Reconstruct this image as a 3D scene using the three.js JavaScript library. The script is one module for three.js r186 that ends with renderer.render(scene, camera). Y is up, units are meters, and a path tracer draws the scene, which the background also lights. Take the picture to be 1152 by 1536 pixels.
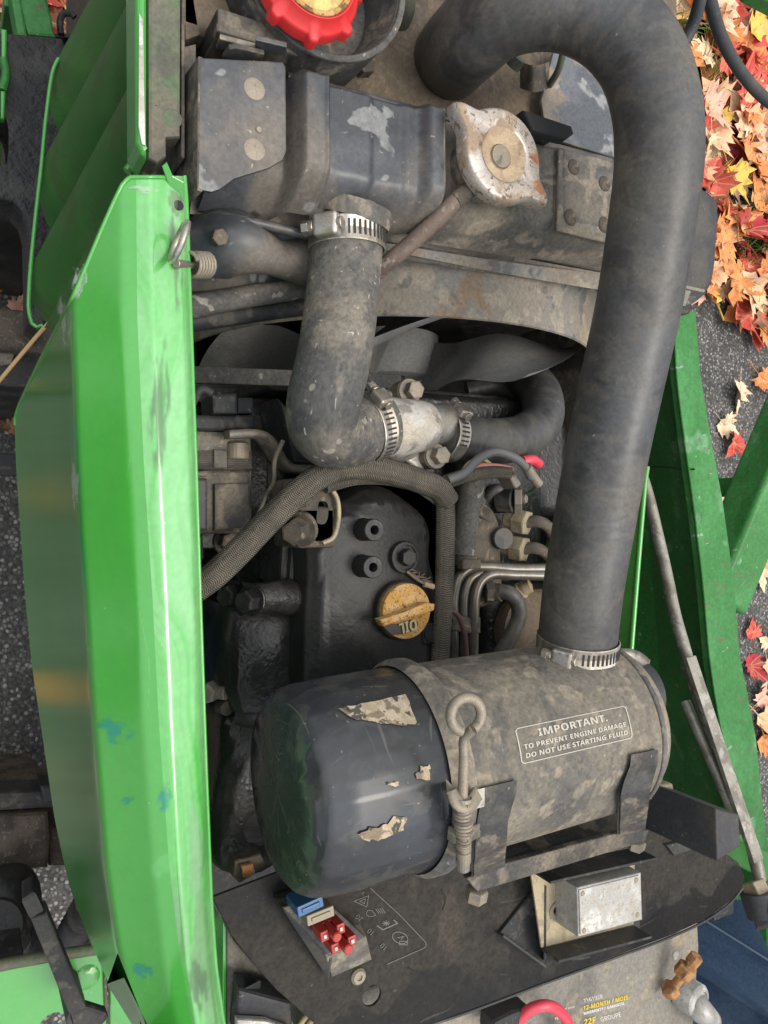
import * as THREE from 'three';
import { mergeGeometries, toCreasedNormals } from 'three/addons/utils/BufferGeometryUtils.js';
import { RoundedBoxGeometry } from 'three/addons/geometries/RoundedBoxGeometry.js';
import { TextGeometry } from 'three/addons/geometries/TextGeometry.js';
import { FontLoader } from 'three/addons/loaders/FontLoader.js';
import { MarchingCubes } from 'three/addons/objects/MarchingCubes.js';

const V = (x, y, z) => new THREE.Vector3(x, y, z);
// ---------------------------------------------------------------- camera, sky, sun, exposure
const TILT = 29 * Math.PI / 180, FOCAL = 1160, CAMY = 1.5;
const FWD = V(Math.sin(TILT), -Math.cos(TILT), 0), RGT = V(Math.cos(TILT), Math.sin(TILT), 0), DWN = V(0, 0, 1);
const scene = new THREE.Scene();
const camera = new THREE.PerspectiveCamera(2 * Math.atan(768 / FOCAL) * 180 / Math.PI, 768 / 1024, 0.02, 300);
camera.position.set(0, CAMY, 0);
camera.up.set(0, 0, -1);
camera.lookAt(FWD.x, CAMY + FWD.y, 0);
const renderer = new THREE.WebGLRenderer({ antialias: true });
renderer.toneMapping = THREE.LinearToneMapping;
renderer.toneMappingExposure = 1.92;
renderer.shadowMap.enabled = true;
const SUN = V(0.3, 1, 0.12).normalize();
{ // overcast sky: brighter overhead than at the horizon, with a soft bright area round the veiled sun
  const w = 128, h = 64, d = new Float32Array(w * h * 4);
  for (let j = 0; j < h; j++) for (let i = 0; i < w; i++) {
    const el = (j + 0.5) / h * Math.PI - Math.PI / 2, az = ((i + 0.5) / w - 0.5) * 2 * Math.PI;
    const dir = V(Math.cos(el) * Math.cos(az), Math.sin(el), Math.cos(el) * Math.sin(az));
    const up = Math.max(0, dir.y), glow = Math.pow(Math.max(0, dir.dot(SUN)), 6);
    const cl = 0.06 * Math.sin(az * 3 + el * 5) * Math.cos(el * 9 + az * 2) * up;
    let L = dir.y > 0 ? 0.3 + 0.75 * up + 0.45 * glow + cl : 0.3 * Math.max(0.3, 1 + dir.y * 4);
    d.set([L * 0.97, L, L * 1.04, 1], (j * w + i) * 4);
  }
  const sky = new THREE.DataTexture(d, w, h, THREE.RGBAFormat, THREE.FloatType);
  sky.mapping = THREE.EquirectangularReflectionMapping;
  sky.magFilter = sky.minFilter = THREE.LinearFilter; sky.needsUpdate = true;
  scene.background = sky; scene.environment = sky;
  scene.backgroundIntensity = 0.88; scene.environmentIntensity = 0.88;
}
const sun = new THREE.DirectionalLight(0xfff4e6, 1.0);
sun.position.copy(SUN).multiplyScalar(6).add(V(0.5, 0, 0)); sun.target.position.set(0.5, 0.5, 0);
sun.castShadow = true; sun.shadow.radius = 50;
Object.assign(sun.shadow.camera, { left: -3, right: 3, top: 3, bottom: -3, near: 0.1, far: 15 });
sun.shadow.mapSize.set(2048, 2048);
scene.add(sun, sun.target);

// ---------------------------------------------------------------- photo pixel -> point on a plane of known height / depth
const ray = (px, py) => FWD.clone().addScaledVector(RGT, (px - 576) / FOCAL).addScaledVector(DWN, (py - 768) / FOCAL);
const P = (px, py, y) => { const d = ray(px, py); return d.multiplyScalar((y - CAMY) / d.y).add(V(0, CAMY, 0)); };
const PX = (px, py, x) => { const d = ray(px, py); return d.multiplyScalar(x / d.x).add(V(0, CAMY, 0)); };
const PZ = (px, py, z) => { const d = ray(px, py); return d.multiplyScalar(z / d.z).add(V(0, CAMY, 0)); };
const mpp = (px, y) => (CAMY - y) / -(FWD.y + RGT.y * (px - 576) / FOCAL) / FOCAL;   // metres per photo pixel there
const Ps = (list, y) => list.map((a) => P(a[0], a[1], a[2] ?? y));

// ---------------------------------------------------------------- seeded random and tiling noise
let seed_ = 7;
const rnd = () => { seed_ = (seed_ + 0x6d2b79f5) | 0; let t = Math.imul(seed_ ^ (seed_ >>> 15), 1 | seed_); t = (t + Math.imul(t ^ (t >>> 7), 61 | t)) ^ t; return ((t ^ (t >>> 14)) >>> 0) / 4294967296; };
const rr = (a, b) => a + (b - a) * rnd();
const hash = (x, y, s) => { let h = Math.imul(x, 374761393) ^ Math.imul(y, 668265263) ^ Math.imul(s, 1274126177); h = Math.imul(h ^ (h >>> 13), 1274126177); return ((h ^ (h >>> 16)) >>> 0) / 4294967296; };
const TBL = Float32Array.from({ length: 65536 }, (_, i) => hash(i, 17, 3));
function vn(u, v, px, py, s) {
  const x = u * px, y = v * py, x0 = Math.floor(x), y0 = Math.floor(y);
  let fx = x - x0, fy = y - y0; fx = fx * fx * (3 - 2 * fx); fy = fy * fy * (3 - 2 * fy);
  const a = ((x0 % px) + px) % px, b = (a + 1) % px, c = ((y0 % py) + py) % py, d = (c + 1) % py;
  const o = s * 7919, c1 = c * 977 + o, d1 = d * 977 + o, a1 = a * 131, b1 = b * 131;
  const p = TBL[(a1 + c1) & 65535], q = TBL[(b1 + c1) & 65535], r = TBL[(a1 + d1) & 65535], t = TBL[(b1 + d1) & 65535];
  return p + (q - p) * fx + (r - p) * fy + (p - q - r + t) * fx * fy;
}
function fbm(u, v, px, py, oct, s) { let a = 0, g = 0.5, n = 0; for (let i = 0; i < oct; i++) { a += g * vn(u, v, px << i, py << i, s + i * 17); n += g; g *= 0.55; } return a / n; }
const fields = new Map();
function field(sx, sy, oct) { // a tiling noise sheet, made once per pattern size and shared (shifted) by the surfaces that use it
  const key = sx + ',' + sy + ',' + oct; if (fields.has(key)) return fields.get(key);
  const n = 512, f = new Float32Array(n * n); for (let j = 0; j < n; j++) for (let i = 0; i < n; i++) f[j * n + i] = fbm(i / n, j / n, sx, sy, oct, sx * 7 + sy * 3); fields.set(key, f); return f;
}
const look = (f, u, v) => { const x = (u - Math.floor(u)) * 512, y = (v - Math.floor(v)) * 512, i = Math.floor(x), j = Math.floor(y), a = x - i, b = y - j, i0 = i & 511, i1 = (i + 1) & 511, j0 = (j & 511) * 512, j1 = ((j + 1) & 511) * 512; return (f[j0 + i0] * (1 - a) + f[j0 + i1] * a) * (1 - b) + (f[j1 + i0] * (1 - a) + f[j1 + i1] * a) * b; };
function cell(u, v, p, s) { // distance to the nearest seed and that seed's id (tiling)
  const x = u * p, y = v * p, x0 = Math.floor(x), y0 = Math.floor(y); let b = 9, b2 = 9, id = 0;
  for (let j = -1; j < 2; j++) for (let i = -1; i < 2; i++) {
    const cx = x0 + i, cy = y0 + j, mx = ((cx % p) + p) % p, my = ((cy % p) + p) % p;
    const dx = cx + hash(mx, my, s) - x, dy = cy + hash(mx, my, s + 1) - y, d = Math.hypot(dx, dy);
    if (d < b) { b2 = b; b = d; id = hash(mx, my, s + 2); } else if (d < b2) b2 = d;
  }
  return [b, id, b2];
}
const ss = (a, b, x) => { const t = Math.min(1, Math.max(0, (x - a) / (b - a))); return t * t * (3 - 2 * t); };
const srgb = (c) => 255 * (c <= 0.0031308 ? c * 12.92 : 1.055 * Math.pow(Math.max(0, c), 1 / 2.4) - 0.055);
function dataTex(n, m, data, colour) {
  const t = new THREE.DataTexture(data, n, m, THREE.RGBAFormat);
  t.wrapS = t.wrapT = THREE.RepeatWrapping; t.magFilter = THREE.LinearFilter; t.minFilter = THREE.LinearMipmapLinearFilter; t.generateMipmaps = true;
  if (colour) t.colorSpace = THREE.SRGBColorSpace; t.needsUpdate = true; return t;
}
// A surface that was painted, moulded or cast and then got dusty, chipped or stained: layers of matter with outlines of their own.
// layer: [colour, cells per tile (x, y), octaves, threshold, softness, amount, roughness, relief]
function surface({ base, rough = 0.5, tile = 0.3, n = 512, layers = [], bump = 0.0008, metal = 0, seed = 1, extra, physical, rmap = false, warp = 0.07, grain = 0.28, spec = 0.5 }) {
  const wf = field(7, 7, 2), gf = field(128, 128, 1), lf = layers.map((l, q) => [field(l[1], l[2], Math.min(5, l[3])), hash(q, seed, 5), hash(q, seed, 6)]);
  const c = new Uint8Array(n * n * 4), r = new Uint8Array(n * n * 4), b = new Uint8Array(n * n * 4);
  for (let j = 0; j < n; j++) for (let i = 0; i < n; i++) {
    const u = (i + 0.5) / n, v = (j + 0.5) / n, k = (j * n + i) * 4;
    let col = [base[0], base[1], base[2]], ro = rough, h = 0.5;
    const wu = u + warp * (look(wf, u, v) - 0.5), wv = v + warp * (look(wf, v, u + 0.37) - 0.5), gr = 1 + grain * (look(gf, u, v) + look(gf, v * 2 + 0.3, u * 2) - 1);
    layers.forEach(([lc, sx, sy, oct, th, soft, amt, lr, rel], q) => {
      const m = ss(th - soft, th + soft, look(lf[q][0], wu + lf[q][1], wv + lf[q][2])) * amt;
      for (let e = 0; e < 3; e++) col[e] += (lc[e] - col[e]) * m;
      if (lr !== undefined && lr !== null) ro += (lr - ro) * m;
      h += (rel || 0) * m;
    });
    if (extra) { const o = extra(u, v, col, ro, h); col = o[0]; ro = o[1]; h = o[2]; }
    for (let e = 0; e < 3; e++) c[k + e] = Math.min(255, srgb(col[e] * gr));
    r[k] = r[k + 1] = r[k + 2] = Math.min(1, Math.max(0, ro)) * 255; b[k] = b[k + 1] = b[k + 2] = Math.min(1, Math.max(0, h)) * 255;
    c[k + 3] = r[k + 3] = b[k + 3] = 255;
  }
  const o = { map: dataTex(n, n, c, true), roughness: rough, metalness: metal, side: THREE.DoubleSide };
  if (rmap) { o.roughnessMap = dataTex(n, n, r); o.roughness = 1; }
  if (bump >= 0.00055) { o.bumpMap = dataTex(n, n, b); o.bumpScale = bump; }
  const m = new THREE.MeshPhysicalMaterial({ ...o, specularIntensity: spec, ...(physical ? { specularIntensity: 1, ...physical } : {}) });
  m.userData.tile = tile; return m;
}
const plain = (r, g, b, rough = 0.5, metal = 0, more) => { const m = new THREE.MeshPhysicalMaterial({ roughness: rough, metalness: metal, side: THREE.DoubleSide, ...more }); m.color.setRGB(r, g, b); m.userData.tile = 1; return m; };

// ---------------------------------------------------------------- geometry helpers (all work in world metres, uv in metres)
const metres = (g) => { g.userData.m = true; return g; };
function boxUV(g) {
  g = g.index ? g.toNonIndexed() : g;
  const p = g.attributes.position, uv = new Float32Array(p.count * 2), a = V(), b = V(), c = V();
  for (let i = 0; i < p.count; i += 3) {
    a.fromBufferAttribute(p, i); b.fromBufferAttribute(p, i + 1); c.fromBufferAttribute(p, i + 2);
    const n = b.clone().sub(a).cross(c.clone().sub(a)), ax = Math.abs(n.x), ay = Math.abs(n.y), az = Math.abs(n.z);
    for (const [k, q] of [[0, a], [1, b], [2, c]]) uv.set(ay >= ax && ay >= az ? [q.x, q.z] : ax >= az ? [q.z, q.y] : [q.x, q.y], (i + k) * 2);
  }
  g.setAttribute('uv', new THREE.BufferAttribute(uv, 2)); return metres(g);
}
function norm(g) {
  let o = g.userData.m ? (g.index ? metres(g.toNonIndexed()) : g) : boxUV(g);
  for (const k of Object.keys(o.attributes)) if (!['position', 'normal', 'uv'].includes(k)) o.deleteAttribute(k);
  o.morphAttributes = {}; o.clearGroups(); return o;
}
function build(geos, mat) {
  const list = (Array.isArray(geos) ? geos.flat(3) : [geos]).map(norm);
  const g = list.length > 1 ? mergeGeometries(list) : list[0].clone(), t = mat.userData.tile || 1, uv = g.attributes.uv;
  for (let i = 0; i < uv.array.length; i++) uv.array[i] /= t;
  return g;
}
const taken = {};
const numbered = (name) => { const n = taken[name] = (taken[name] ?? -1) + 1; return n ? name + '_' + String(n).padStart(3, '0') : name; };
const things = [];
function tag(o, label, category, group, kind) { if (label) o.userData.label = label; if (category) o.userData.category = category; if (group) o.userData.group = group; if (kind) o.userData.kind = kind; return o; }
function thing(name, label, category, group) { const o = new THREE.Group(); o.name = numbered(name); scene.add(o); things.push(o); return tag(o, label, category, group); }
function mk(name, geos, mat, parent) {
  const m = new THREE.Mesh(build(geos, mat), mat); m.castShadow = m.receiveShadow = true;
  if (!parent) { m.name = numbered(name); scene.add(m); things.push(m); }
  else { m.name = name; parent.add(m); }
  return m;
}
function single(name, geos, mat, label, category, group, kind) { return tag(mk(name, geos, mat), label, category, group, kind); }
const settled = new Set();
function settle(o) { // put the origin of a thing at its base
  if (settled.has(o)) return; settled.add(o);
  const b = new THREE.Box3().setFromObject(o), c = b.getCenter(V()); c.y = b.min.y;
  if (o.isMesh) { o.geometry.translate(-c.x, -c.y, -c.z); o.position.add(c); o.children.forEach((k) => k.position.sub(c)); }
  else { o.children.forEach((k) => k.position.sub(c)); o.position.add(c); }
}
function frameOf(dir, hint) { // rotation whose Y is dir
  const y = dir.clone().normalize(); let x = (hint || (Math.abs(y.y) > 0.9 ? V(1, 0, 0) : V(0, 1, 0))).clone(); x.addScaledVector(y, -x.dot(y)).normalize();
  const z = x.clone().cross(y); return new THREE.Matrix4().makeBasis(x, y, z);
}
const place = (g, pos, dir, hint) => { const m = frameOf(dir, hint).setPosition(pos); g.applyMatrix4(m); return g; };
function lathe(profile, pos, dir, seg = 40, hint) { // profile [[radius, along], ...]
  const pts = profile.map((p) => new THREE.Vector2(Math.max(0.00001, p[0]), p[1]));
  let g = new THREE.LatheGeometry(pts, seg).toNonIndexed();
  g = toCreasedNormals(g, 0.7);
  let L = [0]; for (let i = 1; i < pts.length; i++) L.push(L[i - 1] + pts[i].distanceTo(pts[i - 1]));
  const R = Math.max(...pts.map((p) => p.x)), uv = g.attributes.uv, T = L[L.length - 1];
  for (let i = 0; i < uv.count; i++) { const s = uv.getY(i) * (pts.length - 1), k = Math.min(pts.length - 2, Math.floor(s)); uv.setXY(i, uv.getX(i) * 2 * Math.PI * R, L[k] + (L[k + 1] - L[k]) * (s - k)); }
  return metres(place(g, pos, dir, hint));
}
const rod = (a, b, r, seg = 20, ch = 0.1, r2 = r) => { const l = a.distanceTo(b), c = Math.min(r, r2) * ch; return lathe([[0, 0], [r - c, 0], [r, c], [r2, l - c], [r2 - c, l], [0, l]], a, b.clone().sub(a), seg); };
const ring = (pos, dir, ro, ri, h, seg = 40) => { const c = Math.min(h, ro - ri) * 0.18; return lathe([[ri, c], [ri + c, 0], [ro - c, 0], [ro, c], [ro, h - c], [ro - c, h], [ri + c, h], [ri, h - c], [ri, c]], pos, dir, seg); };
function curvePts(pts, n, tension = 0.5) { return new THREE.CatmullRomCurve3(pts, false, 'centripetal', tension).getSpacedPoints(n); }
function sweep(pts, radius, radial = 14, n = 0, caps = true, section) { // round (or other) section along a curve, uv in metres; radius number or f(t)
  const q = n ? curvePts(pts, n) : pts, N = q.length, rf = typeof radius === 'function' ? radius : () => radius;
  const T = q.map((_, i) => q[Math.min(N - 1, i + 1)].clone().sub(q[Math.max(0, i - 1)]).normalize());
  let nn = Math.abs(T[0].y) > 0.9 ? V(1, 0, 0) : V(0, 1, 0); nn.addScaledVector(T[0], -nn.dot(T[0])).normalize();
  const pos = [], uv = [], idx = [], nor = []; let s = 0;
  for (let i = 0; i < N; i++) {
    if (i) { s += q[i].distanceTo(q[i - 1]); nn.addScaledVector(T[i], -nn.dot(T[i])).normalize(); }
    const bb = T[i].clone().cross(nn), r = rf(i / (N - 1));
    for (let k = 0; k <= radial; k++) {
      const a = (k / radial + 0.5) * Math.PI * 2, e = section ? section(a, i / (N - 1)) : 1, d = nn.clone().multiplyScalar(Math.cos(a)).addScaledVector(bb, Math.sin(a));
      const w = q[i].clone().addScaledVector(d, r * e); pos.push(w.x, w.y, w.z); nor.push(d.x, d.y, d.z); uv.push(s, k / radial * 2 * Math.PI * rf(0.5));
    }
  }
  for (let i = 0; i < N - 1; i++) for (let k = 0; k < radial; k++) { const a = i * (radial + 1) + k, b = a + radial + 1; idx.push(a, a + 1, b, b, a + 1, b + 1); }
  let g = new THREE.BufferGeometry();
  g.setAttribute('position', new THREE.Float32BufferAttribute(pos, 3)); g.setAttribute('normal', new THREE.Float32BufferAttribute(nor, 3)); g.setAttribute('uv', new THREE.Float32BufferAttribute(uv, 2)); g.setIndex(idx);
  if (section) g.computeVertexNormals();
  const out = [metres(g.toNonIndexed())];
  if (caps && section) for (const i of [0, N - 1]) { const p = [], R = (k) => { const e = (i * (radial + 1) + k) * 3; return [pos[e], pos[e + 1], pos[e + 2]]; }; for (let k = 0; k < radial; k++) p.push(q[i].x, q[i].y, q[i].z, ...R(k), ...R(k + 1)); const c = new THREE.BufferGeometry(); c.setAttribute('position', new THREE.Float32BufferAttribute(p, 3)); c.computeVertexNormals(); out.push(c); }
  else if (caps) for (const [i, d] of [[0, -1], [N - 1, 1]]) { const r = rf(i / (N - 1)); out.push(lathe([[0, 0.0002], [r * 0.97, 0], [r * 0.97, -0.0005]], q[i], T[i].clone().multiplyScalar(d), radial)); }
  return out;
}
const tubePx = (list, r, radial = 14, n = 40) => sweep(Ps(list), r, radial, n);
function slab(pts, thick, { bevel = 0.0006, holes = [], dir, seg = 2, crease } = {}) { // polygon in space, extruded away from its face side
  const n = V(); for (let i = 0; i < pts.length; i++) { const a = pts[i], b = pts[(i + 1) % pts.length]; n.x += (a.y - b.y) * (a.z + b.z); n.y += (a.z - b.z) * (a.x + b.x); n.z += (a.x - b.x) * (a.y + b.y); }
  n.normalize(); if (n.dot(dir || V(0, 1, 0.001)) < 0) n.negate();
  const M = new THREE.Matrix4(), e1 = pts[1].clone().sub(pts[0]); e1.addScaledVector(n, -e1.dot(n)).normalize();
  const e2 = n.clone().cross(e1); M.makeBasis(e1, e2, n); M.setPosition(pts[0]);
  const I = M.clone().invert(), to2 = (p) => { const w = p.clone().applyMatrix4(I); return new THREE.Vector2(w.x, w.y); };
  const sh = new THREE.Shape(pts.map(to2)); for (const h of holes) sh.holes.push(new THREE.Path(h.map(to2)));
  const b = Math.min(bevel, thick * 0.45);
  let g = new THREE.ExtrudeGeometry(sh, { depth: Math.max(0.00005, thick - 2 * b), bevelEnabled: b > 0, bevelThickness: b, bevelSize: b, bevelOffset: -b, bevelSegments: seg, curveSegments: 6 });
  g.translate(0, 0, -thick + b);
  if (crease) g = toCreasedNormals(g.index ? g.toNonIndexed() : g, crease);
  g.applyMatrix4(M); return g;
}
const slabPx = (list, y, thick, o) => slab(Ps(list, y), thick, o);
function smooth(pts, n = 6) { return new THREE.CatmullRomCurve3(pts, true, 'centripetal').getPoints(pts.length * n).slice(0, -1); }
const smoothPx = (list, y, n = 6) => smooth(Ps(list, y), n);
const circlePts = (c, r, n = 20, dir = V(0, 1, 0), hint) => { const m = frameOf(dir, hint); return Array.from({ length: n }, (_, i) => V(Math.cos(i / n * 6.28319) * r, 0, Math.sin(i / n * 6.28319) * r).applyMatrix4(m).add(c)); };
function box(c, sx, sy, sz, { r = 0.002, rot, m } = {}) { const g = new RoundedBoxGeometry(sx, sy, sz, 2, Math.min(r, sx * 0.49, sy * 0.49, sz * 0.49)); if (m) g.applyMatrix4(m); if (rot) g.applyMatrix4(new THREE.Matrix4().makeRotationFromEuler(new THREE.Euler(...rot))); g.translate(c.x, c.y, c.z); return g; }
const boxAlong = (a, b, w, h, r = 0.0015, hint) => { const l = a.distanceTo(b), g = new RoundedBoxGeometry(w, l, h, 2, Math.min(r, w * 0.45, h * 0.45)); return place(g, a.clone().add(b).multiplyScalar(0.5), b.clone().sub(a), hint); };
function hex(pos, dir, af, h, { washer = 0, turn = 0.3, dome = 0.12, flange = 0 } = {}) { // hexagon head (af across flats) on an optional washer or flange
  const R = af / Math.sqrt(3), sh = new THREE.Shape(Array.from({ length: 6 }, (_, i) => new THREE.Vector2(Math.cos(i * Math.PI / 3 + turn) * R, Math.sin(i * Math.PI / 3 + turn) * R)));
  const b = h * dome, g = new THREE.ExtrudeGeometry(sh, { depth: h - b, bevelEnabled: true, bevelThickness: b, bevelSize: b * 1.4, bevelOffset: -b * 1.4, bevelSegments: 2 });
  g.rotateX(-Math.PI / 2); g.translate(0, (washer || 0) + flange * 0.8, 0); const out = [place(g, pos, dir)];
  if (washer) out.push(lathe([[0, washer], [R * 1.35, washer], [R * 1.42, washer * 0.7], [R * 1.42, 0]], pos, dir, 28));
  if (flange) out.push(lathe([[0, flange], [R * 1.0, flange], [R * 1.32, flange * 0.4], [R * 1.34, 0]], pos, dir, 28));
  return out;
}
function spring(a, b, R, r, turns, taper = 0) { const l = a.distanceTo(b), n = Math.round(turns * 14), pts = [], m = frameOf(b.clone().sub(a)).setPosition(a); for (let i = 0; i <= n; i++) { const t = i / n, q = t * turns * 6.28319; pts.push(V(Math.cos(q) * (R - taper * t), t * l, Math.sin(q) * (R - taper * t)).applyMatrix4(m)); } return sweep(pts, r, 7); }
// worm-drive hose clamp: band, perforations, screw housing and screw as separate pieces of one part
function clamp(parent, c, axis, R, w, toward, mats, { slots = 9, side = 1, from = 0.55, name = 'hose_clamp' } = {}) {
  axis = axis.clone().normalize(); const rad = toward.clone().addScaledVector(axis, -toward.dot(axis)).normalize(), tan = axis.clone().cross(rad).multiplyScalar(side);
  const at = (a, r) => c.clone().addScaledVector(rad, Math.cos(a) * r).addScaledVector(tan, Math.sin(a) * r);
  const band = mk(name, lathe([[R, -w / 2], [R + 0.0007, -w / 2 - 0.0003], [R + 0.0012, -w / 2 + 0.0003], [R + 0.0009, 0], [R + 0.0012, w / 2 - 0.0003], [R + 0.0007, w / 2 + 0.0003], [R, w / 2]], c, axis, 56), mats.band, parent);
  const hs = w * 1.05, hp = at(0, R + w * 0.32);
  mk('screw_housing', [place(new RoundedBoxGeometry(w * 0.62, hs * 1.1, w * 1.02, 3, w * 0.18), hp, tan, rad)], mats.band, band);
  const s0 = hp.clone().addScaledVector(tan, -hs * 0.55), s1 = hp.clone().addScaledVector(tan, -hs * 0.8);
  mk('screw', [rod(s0, s1, w * 0.3, 18), hex(s1, tan.clone().negate(), w * 0.56, w * 0.3), rod(hp.clone().addScaledVector(tan, hs * 0.5), hp.clone().addScaledVector(tan, hs * 0.72), w * 0.26)], mats.screw, band);
  const sl = []; for (let i = 0; i < slots; i++) { const a = from + i * 0.0034 / R, p = at(a, R + 0.00125), d = p.clone().sub(c).normalize(); sl.push(place(new THREE.BoxGeometry(0.0006, 0.0013, w * 0.62), p, axis.clone().cross(d), d)); }
  if (sl.length) mk('perforation', sl, mats.slot, band);
  return band;
}
const font = await new FontLoader().loadAsync('fonts/droid/droid_sans_bold.typeface.json');
const letter = (txt, size, depth) => { const g = new TextGeometry(txt, { font, size, depth, curveSegments: 3, bevelEnabled: true, bevelThickness: size * 0.05, bevelSize: size * 0.03, bevelSegments: 1 }); g.computeBoundingBox(); const b = g.boundingBox; g.translate(-(b.min.x + b.max.x) / 2, -(b.min.y + b.max.y) / 2, 0); return g; };
function canvasMask(w, h, draw) { const c = document.createElement('canvas'); c.width = w; c.height = h; const x = c.getContext('2d'); x.fillStyle = '#000'; x.fillRect(0, 0, w, h); x.fillStyle = x.strokeStyle = '#fff'; draw(x, w, h); const t = new THREE.CanvasTexture(c); return t; }
const print = (mask, r, g, b, rough = 0.8) => { const m = new THREE.MeshStandardMaterial({ roughness: rough, alphaMap: mask, transparent: true, side: THREE.DoubleSide }); m.color.setRGB(r, g, b); return m; };
function quad(a, b, c, d) { const g = new THREE.BufferGeometry(); g.setAttribute('position', new THREE.Float32BufferAttribute([a, b, c, a, c, d].flatMap((p) => [p.x, p.y, p.z]), 3)); g.setAttribute('uv', new THREE.Float32BufferAttribute([0, 0, 1, 0, 1, 1, 0, 0, 1, 1, 0, 1], 2)); g.computeVertexNormals(); return metres(g); }
function grid(nu, nv, f, boxed) { // parametric sheet, uv in metres from edge lengths
  const pos = [], uv = [], idx = []; for (let j = 0; j <= nv; j++) for (let i = 0; i <= nu; i++) { const p = f(i / nu, j / nv); pos.push(p.x, p.y, p.z); uv.push(0, 0); }
  const at = (i, j) => (j * (nu + 1) + i) * 3, d = (a, b) => Math.hypot(pos[a] - pos[b], pos[a + 1] - pos[b + 1], pos[a + 2] - pos[b + 2]);
  for (let j = 0; j <= nv; j++) { let s = 0; for (let i = 0; i <= nu; i++) { if (i) s += d(at(i, j), at(i - 1, j)); uv[(j * (nu + 1) + i) * 2] = s; } }
  for (let i = 0; i <= nu; i++) { let s = 0; for (let j = 0; j <= nv; j++) { if (j) s += d(at(i, j), at(i, j - 1)); uv[(j * (nu + 1) + i) * 2 + 1] = s; } }
  for (let j = 0; j < nv; j++) for (let i = 0; i < nu; i++) { const a = j * (nu + 1) + i, b = a + nu + 1; idx.push(a, b, a + 1, a + 1, b, b + 1); }
  const g = new THREE.BufferGeometry(); g.setAttribute('position', new THREE.Float32BufferAttribute(pos, 3)); g.setAttribute('uv', new THREE.Float32BufferAttribute(uv, 2)); g.setIndex(idx); g.computeVertexNormals(); return boxed ? g.toNonIndexed() : metres(g.toNonIndexed());
}
// ---------------------------------------------------------------- materials
const TAN = [0.27, 0.21, 0.145], TANL = [0.36, 0.30, 0.215], GREYD = [0.16, 0.155, 0.145], BLK = [0.022, 0.023, 0.026];
const M = {};
M.radiator = surface({ spec: 1, rmap: true, base: [0.033, 0.036, 0.042], rough: 0.36, tile: 0.3, seed: 3, n: 768, bump: 0.0008, warp: 0.1, grain: 0.3, layers: [
  [[0.1, 0.104, 0.112], 5, 5, 5, 0.54, 0.16, 0.45, 0.38], [[0.21, 0.17, 0.125], 4, 3, 5, 0.59, 0.1, 0.5, 0.9, 0.04], [[0.24, 0.24, 0.235], 9, 9, 5, 0.65, 0.015, 0.65, 0.8, -0.1], [[0.4, 0.36, 0.29], 190, 190, 1, 0.94, 0.03, 0.7, 0.9, 0.1], [BLK, 7, 7, 5, 0.58, 0.03, 0.75, 0.3] ] });
M.dust = surface({ rmap: true, base: [0.085, 0.083, 0.08], rough: 0.5, tile: 0.3, seed: 5, n: 1024, bump: 0.0006, warp: 0.08, grain: 0.35, layers: [
  [[0.185, 0.16, 0.125], 3, 3, 6, 0.4, 0.24, 0.75, 0.85], [[0.28, 0.24, 0.18], 9, 6, 6, 0.56, 0.15, 0.5, 0.92, 0.03], [[0.065, 0.065, 0.066], 9, 22, 6, 0.6, 0.13, 0.6, 0.5], [[0.36, 0.3, 0.225], 30, 30, 4, 0.64, 0.08, 0.4, 0.95], [[0.42, 0.37, 0.29], 200, 200, 1, 0.94, 0.03, 0.6, 0.9, 0.1] ] });
M.shroud = surface({ base: [0.19, 0.185, 0.175], rough: 0.7, tile: 0.26, seed: 6, n: 768, bump: 0.0005, layers: [
  [[0.22, 0.18, 0.13], 4, 4, 5, 0.46, 0.16, 0.6, 0.9], [[0.30, 0.26, 0.20], 14, 14, 4, 0.6, 0.05, 0.7, 0.95, 0.08], [[0.075, 0.078, 0.085], 16, 16, 4, 0.66, 0.04, 0.6, 0.5], [[0.22, 0.135, 0.075], 6, 6, 4, 0.72, 0.06, 0.6, 0.95] ] });
M.deck = surface({ base: [0.115, 0.09, 0.066], rough: 0.9, tile: 0.22, seed: 8, bump: 0.0004, layers: [[[0.165, 0.125, 0.088], 4, 4, 5, 0.5, 0.13, 0.7, 0.95], [[0.06, 0.052, 0.045], 5, 5, 4, 0.62, 0.06, 0.6, 0.7], [[0.2, 0.155, 0.11], 60, 60, 3, 0.66, 0.1, 0.4, 0.95, 0.1]] });
M.deckBlue = surface({ base: [0.12, 0.128, 0.14], rough: 0.5, tile: 0.2, seed: 9, bump: 0.0004, layers: [[[0.25, 0.19, 0.13], 7, 7, 4, 0.58, 0.02, 0.8, 0.95, 0.06], [[0.06, 0.065, 0.075], 5, 5, 4, 0.56, 0.1, 0.6, 0.4], [[0.33, 0.33, 0.33], 9, 9, 4, 0.66, 0.04, 0.6, 0.7]] });
M.rubber = surface({ base: [0.08, 0.078, 0.075], rough: 0.75, tile: 0.25, seed: 11, n: 768, bump: 0.0006, grain: 0.4, layers: [[[0.14, 0.128, 0.11], 4, 4, 6, 0.5, 0.15, 0.65, 0.85], [[0.22, 0.19, 0.15], 14, 14, 5, 0.58, 0.1, 0.55, 0.95, 0.05], [[0.045, 0.046, 0.05], 9, 9, 5, 0.6, 0.1, 0.5, 0.6], [[0.36, 0.33, 0.28], 28, 28, 3, 0.78, 0.03, 0.6, 0.95, 0.1], [[0.46, 0.43, 0.37], 120, 120, 1, 0.95, 0.03, 0.8, 0.95, 0.1]] });
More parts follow.
